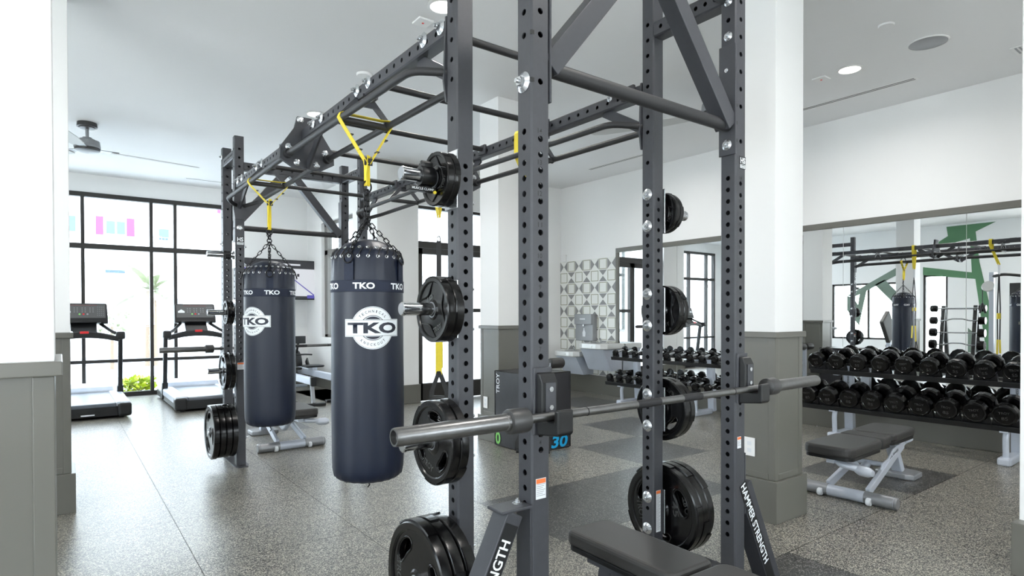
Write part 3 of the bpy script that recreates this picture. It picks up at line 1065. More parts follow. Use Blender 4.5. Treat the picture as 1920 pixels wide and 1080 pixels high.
# slanted stabiliser feet with the maker's lettering
LET = 'HAMMER STRENGTH'
for (xf, d) in ((XA, -1), (XB + S, 1)):
    yc = YP2 + S / 2
    q = MB(RIG)
    a_, c_, w_ = (0.065, 0.40, 0.062) if d < 0 else (-0.06, 0.272, 0.095)
    ptop, pbot = V((xf + d * a_, yc, 0.675)), V((xf + d * c_, yc, 0.008))
    q.bar(ptop if d < 0 else ptop.lerp(pbot, 0.2), pbot, w_, 0.075, (0, 1, 0))
    q.box(min(xf, xf + d * (a_ + 0.055)), max(xf, xf + d * (a_ + 0.055)), YP2 - 0.004, YP2 + S + 0.004, 0.682, 0.692)
    q.box(min(xf, xf + d * 0.007), max(xf, xf + d * 0.007), YP2, YP2 + S, 0.42, 0.69)
    q.box(min(xf + d * (c_ - 0.07), xf + d * (c_ + 0.08)), max(xf + d * (c_ - 0.07), xf + d * (c_ + 0.08)), YP2 - 0.02, YP2 + S + 0.02, 0, 0.008)
    st = q.build('stabiliser_foot', 'steel', rig, bevel=0.003)
    ax = (pbot - ptop).normalized()
    if d > 0:
        ex, ez = ax, V((0, -1, 0))
    else:
        ex, ez = -ax, V((0, -1, 0))
    ey = ez.cross(ex)
    Rm = Matrix((ex, ey, ez)).transposed().to_4x4()
    mid = (ptop + pbot) / 2 + V((0, -S / 2 - 0.0315 + 0.031, 0))
    mid.y = yc - 0.0312 if False else yc - 0.0378
    q = MB()
    sh_ = 0.0 if d < 0 else -0.017
    q.box(-0.34 if d < 0 else -0.25, 0.34, -0.026 + sh_, 0.026 + sh_, -0.0005, 0.0006)
    pb = q.build('lettering_panel', 'black', st)
    pb.matrix_local = Matrix.Translation(mid - V(RIG)) @ Rm
    q = MB()
    q.mesh(text_mesh(LET, 0.02), Matrix.Translation((0.075 if d < 0 else -0.03, sh_, 0.0012)) @ fit(0.43, 0.037))
    lt = q.build('lettering', 'white', st)
    lt.matrix_local = Matrix.Translation(mid - V(RIG)) @ Rm
bolt((XA - 0.03, YP2 + S / 2, 0.692), (0, 0, 1), 0.6)
for (x, z) in ((XA, 2.045), (XA, 2.195), (XB, 2.045), (XB, 2.195), (XB, 2.12)):
    q = MB(RIG)
    q.box(x - 0.0006, x + 0.012, YP2 - 0.0006, YP2 + 0.006, z - 0.007, z + 0.007)
    q.build('corner_slot', 'black', rig)
# cut-out height numbers, maker badges, warning stickers
for x in (XA, XB):
    q = MB(RIG)
    for n in range(4, 15):
        if n in (5, 6):
            continue
        w = 0.017 if n > 9 else 0.009
        q.mesh(text_mesh(str(n), 0.005), Matrix.Translation((x + S / 2 - 0.003, YP2 - 0.0006, 0.487 + 0.1 * n)) @ Matrix.Rotation(PI / 2, 4, 'X') @ fit(w, 0.0155))
    q.build('height_numbers', 'black', rig)
def badge(x, y, z, s):
    q = MB(RIG)
    Mx = Matrix.Translation((x, y - 0.0004, z)) @ Matrix.Rotation(PI / 2, 4, 'X')
    q.box(-s * .5, s * .5, -s * .62, s * .62, 0, 0.001, Mx)
    q.mi = 1
    q.box(-s * .45, s * .45, -s * .57, -s * .2, 0.0008, 0.0014, Mx)
    q.mesh(text_mesh('HS', 0.03), Mx @ Matrix.Translation((0, s * .2, 0.0016)) @ fit(s * .82, s * .6))
    q.mi = 0
    q.mesh(text_mesh('HAMMER', 0.02), Mx @ Matrix.Translation((0, -s * .29, 0.0018)) @ fit(s * .8, s * .13))
    q.mesh(text_mesh('STRENGTH', 0.02), Mx @ Matrix.Translation((0, -s * .47, 0.0018)) @ fit(s * .8, s * .13))
    q.build('maker_badge', ['black', 'white'], rig)
badge(XB + 0.05, YP2, 1.955, 0.043)
badge(XA + 0.04, YQ1, 1.935, 0.06)
def sticker(x, y, z, w, h):
    q = MB(RIG)
    Mx = Matrix.Translation((x, y - 0.0005, z)) @ Matrix.Rotation(PI / 2, 4, 'X')
    q.box(-w / 2, w / 2, -h / 2, h / 2, 0, 0.0008, Mx)
    q.mi = 1
    q.box(-w * .46, w * .46, h / 2 - min(h * .25, 0.016), h / 2 - 0.0015, 0.0006, 0.0012, Mx)
    q.mi = 2
    n = int(h / 0.006)
    for k in range(3, n - 1):
        q.box(-w * .42, w * (.42 - 0.12 * (k % 3)), h / 2 - k * 0.006 - 0.0018, h / 2 - k * 0.006, 0.0006, 0.001, Mx)
    q.build('warning_sticker', ['label', 'orange', 'greyprint'], rig)
sticker(XA + 0.036, YP2, 0.738, 0.042, 0.066)
sticker(XB + 0.028, YP2, 0.742, 0.028, 0.05)
sticker(XB + 0.036, YP1, 0.325, 0.034, 0.205)
sticker(XA + 0.04, YQ1, 0.86, 0.06, 0.06)
# ================================================================ WEIGHT PLATES
def make_plate(r, th, style, txt):
    """plate lying with its axis along local x, front face towards -x"""
    t = thing('weight_plate', 'black weight plate', 'weight plate')
    Mx = Matrix.Rotation(-PI / 2, 4, 'Y')            # local z -> -x
    # disc with oval grip openings
    seg = 48
    q = MB()
    core = th * 0.62
    ri, ro = 0.045 if r > 0.13 else 0.036, r * 0.86
    if style == 'grip':
        cu = bpy.data.curves.new('disc', 'CURVE')
        cu.dimensions = '2D'
        cu.fill_mode = 'BOTH'
        cu.extrude = core / 2 - 0.004
        cu.bevel_depth = 0.004
        cu.bevel_resolution = 1
        def spl(pts):
            sp = cu.splines.new('POLY')
            sp.points.add(len(pts) - 1)
            for p_, c_ in zip(sp.points, pts):
                p_.co = (c_[0], c_[1], 0, 1)
            sp.use_cyclic_u = True
        spl([((ro + 0.004) * math.cos(2 * PI * k / seg), (ro + 0.004) * math.sin(2 * PI * k / seg)) for k in range(seg)])
        spl([(ri * math.cos(2 * PI * k / 24), ri * math.sin(2 * PI * k / 24)) for k in range(24)])
        for a in range(3):
            a0 = PI / 2 + a * 2 * PI / 3 + 0.2
            pts = []
            hw, hl, rc = r * 0.145, r * 0.31, r * 0.63
            for k in range(24):
                w = 2 * PI * k / 24
                rr = rc + hw * math.sin(w) * (1.0 + 0.15 * math.cos(2 * w))
                an = a0 + (hl / rc) * math.cos(w)
                pts.append((rr * math.cos(an), rr * math.sin(an)))
            spl(pts)
        ob = bpy.data.objects.new('disc', cu)
        C.objects.link(ob)
        me = bpy.data.meshes.new_from_object(ob.evaluated_get(bpy.context.evaluated_depsgraph_get()))
        bpy.data.objects.remove(ob)
        q.mesh(me, Mx)
        # raised lips round the openings
        q.build('disc', 'rubber', t, smooth=30)
        q = MB()
        for a in range(3):
            a0 = PI / 2 + a * 2 * PI / 3 + 0.2
            hw, hl, rc = r * 0.165, r * 0.33, r * 0.63
            for sd in (-1, 1):
                pts = []
                for k in range(28):
                    w = 2 * PI * k / 28
                    rr = rc + hw * math.sin(w) * (1.0 + 0.15 * math.cos(2 * w))
                    an = a0 + (hl / rc) * math.cos(w)
                    pts.append(Mx @ V((rr * math.cos(an), rr * math.sin(an), sd * core / 2)))
                q.tube(pts, 0.003, 6, closed=True)
        q.build('grip_lip', 'rubber', t, smooth=60)
    else:
        q.lathe([(ri, -core / 2), (ri, core / 2), (ri + 0.01, core / 2), (ro * 0.6, core / 2 - 0.003), (ro + 0.003, core / 2), (ro + 0.003, -core / 2), (ro * 0.6, -core / 2 + 0.003), (ri, -core / 2)], seg, Mx, cap=False)
        for a in range(3):
            a0 = PI / 2 + a * 2 * PI / 3 + 0.2
            for sd in (-1, 1):
                pts = []
                for k in range(11):
                    an = a0 - 0.62 + 1.24 * k / 10
                    rr = r * 0.86 - r * 0.33 * (1 - ((k - 5) / 5.0) ** 2)
                    pts.append(Mx @ V((rr * math.cos(an), rr * math.sin(an), sd * core / 2)))
                q.tube(pts, 0.0028, 6)
        q.build('disc', 'rubber', t, smooth=30)
    # thick outer rim in three raised arcs
    q = MB()
    h = th / 2
    prof = [(r * 0.84, -h * .7), (r * 0.87, -h + 0.001), (r * 0.97, -h), (r - 0.0005, -h * .8), (r, -h * .5), (r, h * .5), (r - 0.0005, h * .8), (r * 0.97, h), (r * 0.87, h - 0.001), (r * 0.84, h * .7)]
    q.lathe(prof + [prof[0]], 60, Mx, cap=False)
    for a in range(3):
        a0 = a * 2 * PI / 3 + 0.55
        n = 14
        pr2 = [(r * 1.0, -h * .9), (r * 1.028, -h * .8), (r * 1.028, h * .8), (r * 1.0, h * .9)]
        rings = []
        for k in range(n + 1):
            an = a0 + (PI / 3) * k / n
            rings.append([q.bm.verts.new(Mx @ V((p * math.cos(an), p * math.sin(an), z))) for p, z in pr2])
        for A_, B_ in zip(rings, rings[1:]):
            for k in range(3):
                q.f([A_[k], A_[k + 1], B_[k + 1], B_[k]])
        q.f(rings[0])
        q.f(rings[-1][::-1])
    q.build('rim', 'rubber', t, smooth=35)
    # steel hub
    q = MB()
    hr = ri + 0.004
    q.lathe([(0.0265, -h * .92), (0.0265, h * .92), (hr * .8, h * .92), (hr, h * .6), (hr, -h * .6), (hr * .8, -h * .92), (0.0265, -h * .92)], 32, Mx, cap=False)
    q.build('hub', 'rubber' if style == 'grip' else 'blackgloss', t, smooth=35)
    q = MB()
    q.lathe([(0.0255, -h * .95), (0.0255, h * .95), (0.029, h * .95), (0.029, -h * .95), (0.0255, -h * .95)], 28, Mx, cap=False)
    q.build('sleeve_ring', 'alloy', t, smooth=35)
    if txt:
        q = MB()
        for sd, zz in ((1, core / 2 + 0.0006), (-1, -core / 2 - 0.0006)):
            Fl = Matrix.Identity(4) if sd > 0 else Matrix.Rotation(PI, 4, 'X')
            q.mesh(text_mesh('TROY', 0.015), Mx @ Fl @ Matrix.Translation((r * 0.02, -r * 0.62, abs(zz))) @ fit(r * 0.5, r * 0.16))
            q.mesh(text_mesh(txt, 0.015), Mx @ Fl @ Matrix.Translation((0.0, r * 0.40, abs(zz))) @ fit(r * 0.34, r * 0.15))
        q.build('lettering', 'darkgrey', t)
    return t

PL = {}
def put_plate(kind, loc, rot, label, group):
    r, th, style, txt = kind
    if kind not in PL:
        t = make_plate(*kind)
        PL[kind] = t
        t.location = loc
        t.rotation_euler = (rot, 0, 0)
        t['label'] = label
        t['group'] = group
        return t
    return dup(PL[kind], loc, label, (rot, 0, 0), group)
K45, K25, K10, K5, K35 = (0.222, 0.046, 'grip', '45'), (0.155, 0.037, 'grip', '25'), (0.122, 0.035, 'solid', '10'), (0.100, 0.028, 'solid', '5'), (0.195, 0.042, 'grip', '35')
ORD = {1: ['only'], 2: ['inner', 'outer'], 3: ['inner', 'middle', 'outer'], 4: ['innermost', 'second', 'third', 'outermost']}
PEGN = ['top peg', 'second peg', 'third peg', 'lowest peg']
SIZE = {K45: 'large', K25: 'medium', K10: 'small ribbed', K5: 'smallest ribbed', K35: 'large'}
def stack(x, y, d, lev, kind, n, where, gap=0.0006):
    z = PEGZ[lev]
    xx = x + d * 0.0195
    for k in range(n):
        g = gap if k == 0 else gap
        xx += d * (kind[1] / 2 + g)
        cnt = {2: 'two', 3: 'three', 4: 'four'}[n]
        put_plate(kind, (xx, y, z - 0.0027), 0.35 * k + 0.8 * lev + (0.5 if d > 0 else 0.0),
                  f'{ORD[n][k]} of {cnt} {SIZE[kind]} black plates, {PEGN[lev]}, {where}', 'weight plates stored on the rig pegs')
        xx += d * (kind[1] / 2 + g)
W1, W3, W5 = 'upright nearest the front punching bag', 'upright nearest the taupe column and outlet', 'far upright beside the treadmills'
yp, yq = YP1 + S / 2, YQ1 + S / 2
stack(XA, yp, -1, 0, K5, 2, W1)
stack(XA, yp, -1, 1, K10, 2, W1)
stack(XA, yp, -1, 2, K25, 2, W1)
stack(XA, yp, -1, 3, K45, 3, W1, 0.002)
stack(XB + S, yp, 1, 0, K5, 2, W3)
stack(XB + S, yp, 1, 1, K10, 2, W3)
stack(XB + S, yp, 1, 2, K25, 2, W3)
stack(XB + S, yp, 1, 3, K45, 3, W3, 0.001)
stack(XA, yq, -1, 1, K5, 2, W5)
stack(XA, yq, -1, 2, K25, 2, W5, 0.003)
stack(XA, yq, -1, 3, K45, 4, W5)

# barbell clamps on the top pegs
def clamp(x, y, z, lab, roll):
    t = thing('barbell_clamp', lab, 'barbell clamp', (x, y, z))
    t.rotation_euler = (roll, 0, 0)
    q = MB()
    q.lathe([(0.0245, -0.028), (0.0245, 0.028), (0.035, 0.028), (0.038, 0.02), (0.034, 0.0), (0.038, -0.02), (0.035, -0.028), (0.0245, -0.028)], 24, AX((0, 0, 0), (-1, 0, 0)), cap=False)
    q.build('collar', 'black', t, smooth=35)
    q = MB()
    q.box(-0.02, 0.02, -0.02, 0.02, 0.03, 0.05)
    q.cyl((-0.022, 0, 0.05), (0.022, 0, 0.05), 0.008, 10)
    q.build('hinge', 'black', t, bevel=0.003)
    q = MB()
    q.box(-0.075, 0.035, -0.014, 0.014, -0.058, -0.040)
    lv = q.build('lever', 'black', t, bevel=0.003)
    q = MB()
    q.mesh(text_mesh('MUSCLE CLAMP', 0.01), Matrix.Translation((-0.02, -0.0146, -0.049)) @ Matrix.Rotation(PI / 2, 4, 'X') @ fit(0.09, 0.009))
    q.build('lettering', 'white', lv)
    q = MB()
    q.cyl((0.028, -0.013, -0.058), (0.028, -0.019, -0.058), 0.006, 10)
    q.build('yellow_button', 'yellow', lv)
clamp(XA - 0.112, yp, PEGZ[0], 'black lever clamp with white lettering on top peg above front punching bag side', 0.0)
clamp(XA - 0.06, yq, PEGZ[0], 'black lever clamp on the bare top peg of the far upright beside treadmills', 1.9)

# ================================================================ BARBELLS
def barbell(lab, loc):
    t = thing('barbell', lab, 'barbell', loc, 0, 'barbells resting on the rack hooks')
    q = MB()
    q.cyl((-0.69, 0, 0), (0.69, 0, 0), 0.014, 20)
    q.build('shaft', 'barsteel', t, smooth=40)
    for (a, c) in ((-0.17, -0.045), (0.085, 0.20)):
        q = MB()
        q.lathe([(0.0141, 0), (0.0148, 0.002), (0.0148, c - a - 0.002), (0.0141, c - a)], 20, AX((a, 0, 0), (1, 0, 0)), cap=False)
        q.build('knurled_band', 'knurl', t, smooth=40)
    for a in (-0.415, 0.415):
        q = MB()
        q.lathe([(0.0141, 0), (0.0150, 0.001), (0.0150, 0.004), (0.0141, 0.005)], 20, AX((a, 0, 0), (1, 0, 0)), cap=False)
        q.build('ring_mark', 'knurl', t)
    for s in (-1, 1):
        q = MB()
        q.lathe([(0.0142, 0.655), (0.022, 0.657), (0.0365, 0.665), (0.0375, 0.67), (0.0375, 0.727), (0.036, 0.732), (0.029, 0.734)], 28, AX((0, 0, 0), (s, 0, 0)))
        q.build('collar', 'darkgrey', t, smooth=35)
        q = MB()
        q.lathe([(0.027, 0.733), (0.027, 0.744), (0.0255, 0.746), (0.0252, 1.095), (0.024, 1.10), (0.019, 1.10), (0.0185, 1.085), (0.0, 1.085)], 28, AX((0, 0, 0), (s, 0, 0)))
        q.build('sleeve', 'barsteel', t, smooth=35)
    return t
BY, BZ = 1.4284, 0.981
barbell('long steel barbell resting across the nearest rack hooks above the bench', (1.788, BY, BZ))
barbell('dark barbell on the far rack hooks, sleeve sticking out before the treadmills', (1.80, YQ2 + S + 0.065, 0.985))

def jhook(lab, x, yface, sg):
    t = thing('rack_hook', lab, 'barbell hook', (x, yface, 0.915), 0 if sg < 0 else PI, 'hooks holding the barbells')
    q = MB()
    q.box(-0.037, 0.037, -0.012, -0.001, 0.0, 0.215)
    q.build('backing_plate', 'steel', t, bevel=0.003)
    q = MB()
    # stepped body: tall spine, tray and lip
    q.prism([(-0.012, 0.0), (-0.012, 0.20), (-0.03, 0.196), (-0.044, 0.17), (-0.044, 0.0512), (-0.096, 0.0512), (-0.100, 0.09), (-0.118, 0.09), (-0.118, 0.018), (-0.11, 0.01)], -0.03, 0.034, MYZ())
    q.build('hook_body', 'black', t, bevel=0.005)
    q = MB()
    q.prism([(-0.044, 0.06), (-0.044, 0.168), (-0.047, 0.168), (-0.047, 0.06)], -0.018, 0.022, MYZ())
    q.build('face_plate', 'steel', t)
    for z in (0.09, 0.148):
        q = MB()
        q.prism([(0.009 * math.cos(PI / 3 * k), 0.009 * math.sin(PI / 3 * k)) for k in range(6)], 0, 0.004, AX((0.002, -0.047, z), (0, -1, 0)))
        q.build('hex_bolt', 'zinc', t)
    q = MB()
    q.cyl((0, -0.001, 0.17), (0, 0.004, 0.17), 0.0095, 12)
    q.build('locating_pin', 'zinc', t)
    return t
jhook('black rack hook under the barbell on the upright closest to the camera', XA + S / 2, YP2, -1)
jhook('black rack hook under the barbell beside the taupe column', XB + S / 2, YP2, -1)
jhook('black rack hook under the far barbell on the upright by the treadmills', XA + S / 2, YQ2 + S, 1)
jhook('black rack hook under the far barbell on the upright by the side window', XB + S / 2, YQ2 + S, 1)

# ================================================================ PUNCHING BAGS
def wrap(r, a0, z0):
    """flat (u right, v up) -> cylinder surface seen from outside, a0 = facing angle"""
    def fn(c):
        a = a0 + c.x / r
        rr = r + c.z
        return V((rr * math.cos(a), rr * math.sin(a), z0 + c.y))
    return fn
def slice_u(bm, step, half):
    n = int(half / step)
    for k in range(-n, n + 1):
        g = bm.verts[:] + bm.edges[:] + bm.faces[:]
        bmesh.ops.bisect_plane(bm, geom=g, dist=1e-6, plane_co=(k * step, 0, 0), plane_no=(1, 0, 0))
def wrapped_text(txt, w, h, r, a0, z0, lift, bold, cx=0.0, rot=0.0):
    bm = bmesh.new()
    bm.from_mesh(text_mesh(txt, bold))
    T = Matrix.Translation((cx, 0, 0)) @ Matrix.Rotation(rot, 4, 'Z') @ fit(w, h)
    bmesh.ops.transform(bm, matrix=T, verts=bm.verts)
    slice_u(bm, 0.012, 0.2)
    for v in bm.verts:
        v.co.z = lift
    me = bpy.data.meshes.new('wrapped')
    bm.to_mesh(me)
    bm.free()
    fn = wrap(r, a0, z0)
    return me, fn
def link_mesh(rl, th):
    q = MB()
    pts = []
    n = 7
    L = rl
    for k in range(n):
        a = -PI / 2 + PI * k / (n - 1)
        pts.append((rl * 0.42 * math.cos(a), 0, L * 0.5 + 0 + rl * 0.42 * math.sin(a) + 0))
    return pts
def chain(q, p0, p1, n, w=0.011, th=0.0028):
    p0, p1 = V(p0), V(p1)
    d = (p1 - p0)
    L = d.length / n
    Rz = frame_z(d)
    for i in range(n):
        c = p0 + d * ((i + 0.5) / n)
        tw = PI / 2 * (i % 2) + 0.3
        Rl = Rz @ Matrix.Rotation(tw, 3, 'Z')
        hl = L * 0.5 + th * 0.8 - w * 0.5
        pts = []
        for k in range(12):
            a = 2 * PI * k / 12
            z = (w * 0.5 + 0) * math.sin(a) + (hl if math.sin(a) >= 0 else -hl)
            pts.append(c + Rl @ V((w * math.cos(a) * 0.8, 0, z)))
        q.tube(pts, th, 6, closed=True)
BR = 0.178
def punching_bag(lab, x, y, zb, zt, a_logo, a_tab, yj, zknot):
    t = thing('punching_bag', lab, 'punching bag', (x, y, zb), 0, 'hanging punching bags')
    H = zt - zb
    Hs = H - 0.075                                    # height of the lacing
    q = MB()
    prof = [(0, 0.004), (0.09, 0.0), (0.145, 0.008), (0.166, 0.024), (BR - 0.002, 0.06), (BR, 0.12), (BR + 0.002, 0.4), (BR, 0.7), (BR - 0.0005, Hs - 0.13), (BR - 0.002, Hs - 0.09), (BR - 0.004, Hs - 0.03), (BR - 0.012, Hs), (BR - 0.03, Hs + 0.018), (0.11, Hs + 0.05), (0.055, H - 0.004), (0, H)]
    seg = 72
    rings = []
    for (r, z) in prof:
        if r == 0:
            rings.append([q.bm.verts.new((0, 0, z))])
            continue
        ring = []
        for k in range(seg):
            a = 2 * PI * k / seg
            w = 0.0
            if Hs - 0.1 < z < Hs + 0.03:
                w = 0.0035 * math.sin(a * 24) * (1 - abs(z - Hs + 0.02) / 0.09)
            if z < 0.05:
                w = 0.003 * math.sin(a * 20 + 1)
            ring.append(q.bm.verts.new(((r + w) * math.cos(a), (r + w) * math.sin(a), z)))
        rings.append(ring)
    for A_, B_ in zip(rings, rings[1:]):
        for k in range(seg):
            l = (k + 1) % seg
            if len(A_) == 1:
                q.f([A_[0], B_[l], B_[k]])
            elif len(B_) == 1:
                q.f([A_[k], A_[l], B_[0]])
            else:
                q.f([A_[k], A_[l], B_[l], B_[k]])
    q.build('bag_body', 'leather', t, smooth=60)
    # lacing: eyelets in two rows and the cord between them
    q = MB()
    nE = 24
    for k in range(nE):
        a = 2 * PI * (k + 0.5) / nE
        for (r, z, tl) in ((BR - 0.004, Hs - 0.022, 0.0), (BR - 0.026, Hs + 0.022, 0.9)):
            n = V((math.cos(a) * math.cos(tl), math.sin(a) * math.cos(tl), math.sin(tl)))
            p = V((r * math.cos(a), r * math.sin(a), z))
            q.lathe([(0.0045, 0), (0.0095, 0), (0.0085, 0.0035), (0.0045, 0.0025)], 10, AX(p, n), cap=False)
    q.mi = 1
    for k in range(nE):
        a = 2 * PI * (k + 0.5) / nE
        a2 = a + PI / nE
        p = [V(((BR - 0.001) * math.cos(a), (BR - 0.001) * math.sin(a), Hs - 0.02)), V(((BR - 0.009) * math.cos((a + a2) / 2), (BR - 0.009) * math.sin((a + a2) / 2), Hs + 0.004)), V(((BR - 0.022) * math.cos(a2), (BR - 0.022) * math.sin(a2), Hs + 0.022))]
        q.tube(p, 0.003, 6)
    q.build('lacing', ['zinc', 'black'], t, smooth=50)
    # webbing band with the maker's name repeated
    zbd = Hs - 0.165
    q = MB()
    q.lathe([(BR - 0.001, zbd - 0.029), (BR + 0.0022, zbd - 0.028), (BR + 0.0022, zbd + 0.028), (BR - 0.001, zbd + 0.029)], 72, cap=False)
    bd = q.build('band', 'webbing', t, smooth=60)
    q = MB()
    for k in range(6):
        a = a_logo - 0.24 + k * 2 * PI / 6
        me, fn = wrapped_text('TKO', 0.104, 0.031, BR, a, zbd, 0.0036, 0.035)
        q.mesh(me, None, fn)
    q.build('lettering', 'white', bd)
    # round badge
    zl = H * 0.633
    q = MB()
    def ring_patch(r0, r1, a0, a1, n, lift, m, clip=None):
        q.mi = m
        fn = wrap(BR, a_logo, zl)
        R_ = []
        for k in range(n + 1):
            a = a0 + (a1 - a0) * k / n
            row = []
            for j in range(9):
                r = r0 + (r1 - r0) * j / 8
                row.append(q.bm.verts.new(fn(V((r * math.cos(a), r * math.sin(a), lift)))))
            R_.append(row)
        for A_, B_ in zip(R_, R_[1:]):
            for j in range(8):
                q.f([A_[j], A_[j + 1], B_[j + 1], B_[j]])
    def rect_patch(u0, u1, v0, v1, lift, m):
        q.mi = m
        fn = wrap(BR, a_logo, zl)
        n = 20
        lo = [q.bm.verts.new(fn(V((u0 + (u1 - u0) * k / n, v0, lift)))) for k in range(n + 1)]
        hi = [q.bm.verts.new(fn(V((u0 + (u1 - u0) * k / n, v1, lift)))) for k in range(n + 1)]
        for k in range(n):
            q.f([lo[k], lo[k + 1], hi[k + 1], hi[k]])
    def cap_patch(rad, v0, lift, m):
        """segment of a disc beyond v = v0 (positive: above)"""
        q.mi = m
        fn = wrap(BR, a_logo, zl)
        s_ = 1 if v0 > 0 else -1
        half = math.sqrt(rad * rad - v0 * v0)
        n = 20
        lo, hi = [], []
        for k in range(n + 1):
            u = -half + 2 * half * k / n
            lo.append(q.bm.verts.new(fn(V((u, v0, lift)))))
            hi.append(q.bm.verts.new(fn(V((u, v0 + s_ * max(math.sqrt(max(rad * rad - u * u, 0)) - abs(v0), 0.0001), lift)))))
        for k in range(n):
            q.f([lo[k], lo[k + 1], hi[k + 1], hi[k]])
    Rr = 0.103
    ring_patch(0.0, Rr, 0, 2 * PI, 48, 0.0035, 0)
    rect_patch(-0.134, 0.134, -0.042, 0.042, 0.0040, 0)
    rect_patch(-0.130, 0.130, -0.0385, 0.0385, 0.0044, 1)
    rect_patch(-0.1285, 0.1285, -0.037, 0.037, 0.0048, 0)
    ring_patch(Rr * 0.955, Rr * 0.968, 0.41, PI - 0.41, 40, 0.0044, 1)
    ring_patch(Rr * 0.955, Rr * 0.968, PI + 0.41, 2 * PI - 0.41, 40, 0.0044, 1)
    for s_ in (1, -1):
        cap_patch(0.0605, s_ * 0.0375, 0.0050, 1)
        cap_patch(0.0575, s_ * 0.039, 0.0054, 0)
        cap_patch(0.0545, s_ * 0.041, 0.0058, 1)
    q.mi = 1
    me, fn = wrapped_text('TKO', 0.240, 0.053, BR, a_logo, zl, 0.0054, 0.045)
    q.mesh(me, None, fn)
    for (word, s_) in (('TECHNICAL', 1), ('KNOCKOUT', -1)):
        n = len(word)
        for k, chh in enumerate(word):
            da = 0.205 * (k - (n - 1) / 2)
            if chh in 'IL':
                wch = 0.004 if chh == 'I' else 0.0075
            else:
                wch = 0.0095
            a = PI / 2 - da if s_ > 0 else -PI / 2 + da
            rr = 0.080
            bm2 = bmesh.new()
            bm2.from_mesh(text_mesh(chh, 0.01))
            T = Matrix.Translation((rr * math.cos(a), rr * math.sin(a), 0)) @ Matrix.Rotation(a - PI / 2 if s_ > 0 else a + PI / 2, 4, 'Z') @ fit(wch, 0.0125)
            bmesh.ops.transform(bm2, matrix=T, verts=bm2.verts)
            for v in bm2.verts:
                v.co.z = 0.0046
            me = bpy.data.meshes.new('letter')
            bm2.to_mesh(me)
            bm2.free()
            q.mesh(me, None, wrap(BR, a_logo, zl))
    q.build('badge', ['white', 'leather'], t)
    # four webbing tabs with rings, chains to the swivel
    kn = V((0, 0, zknot - zb))
    for k in range(4):
        a = a_tab + PI / 2 * k
        q = MB()
        fn = wrap(BR, a, 0)
        n = 6
        for (lift0, z0, z1) in ((0.0065, zbd + 0.026, Hs - 0.03),):
            lo = [[q.bm.verts.new(fn(V((-0.024 + 0.048 * i / n, zz, l)))) for i in range(n + 1)] for (zz, l) in ((z0, 0.0005), (z0, lift0), (z1, lift0 + 0.001), (z1, 0.0005))]
            for A_, B_ in zip(lo, lo[1:]):
                for i in range(n):
                    q.f([A_[i], A_[i + 1], B_[i + 1], B_[i]])
        tb = q.build('webbing_tab', 'webbing', t)
        q = MB()
        pr_ = V((BR * math.cos(a), BR * math.sin(a), Hs - 0.03))
        er, et = V((math.cos(a), math.sin(a), 0)), V((-math.sin(a), math.cos(a), 0))
        q.tube([pr_ + et * 0.024 * math.cos(w) + V((0, 0, 1)) * (0.026 * math.sin(w)) + er * (0.006 - 0.008 * math.sin(w)) for w in [2 * PI * i / 14 for i in range(14)]], 0.0035, 7, closed=True)
        q.build('tab_ring', 'chain', tb, smooth=60)
        q = MB()
        chain(q, pr_ + V((0, 0, 0.028)) - er * 0.004, kn, 9)
        q.build('chain', 'chain', t, smooth=60)
    q = MB()
    top = V((0, 0, yj - zb))
    q.tube([kn + V((0.016 * math.cos(w), 0.0, 0.016 * math.sin(w) + 0.008)) for w in [2 * PI * i / 14 for i in range(14)]], 0.004, 7, closed=True)
    chain(q, kn + V((0.004, 0, 0.02)), top - V((0, 0, 0.035)), max(2, int((yj - zknot - 0.05) / 0.028)), 0.013, 0.0035)
    chain(q, kn + V((-0.008, 0.006, 0.02)), top - V((0.004, -0.004, 0.035)), max(2, int((yj - zknot - 0.05) / 0.028)), 0.013, 0.0035)
    q.tube([top + V((0.022 * math.cos(w), 0.0, 0.03 * math.sin(w) - 0.02)) for w in [2 * PI * i / 16 for i in range(16)]], 0.0045, 8, closed=True)
    q.build('swivel_chain', 'chain', t, smooth=60)
    q = MB()
    q.tube([V((0, 0, 0.003)), V((0.0, 0, -0.02)), V((0.006, -0.002, -0.038)), V((-0.004, 0.0, -0.05))], 0.004, 6)
    q.build('bottom_loop', 'black', t)
    return t
face = lambda x, y: math.atan2(-y, -x)
xh = XA + S / 2
punching_bag('tall navy black punching bag with whole round white badge hanging nearest the camera', xh + 0.01, 2.88, 0.473, 1.678, face(1.25, 2.88) + 0.14, face(1.25, 2.88) - 0.5, 1.965, 1.775)
punching_bag('farther navy black punching bag with its badge turned aside, hanging before the television', xh + 0.01, 4.66, 0.482, 1.70, face(1.25, 4.66) - 0.72, face(1.25, 4.66) - 0.0, 1.94, 1.84)

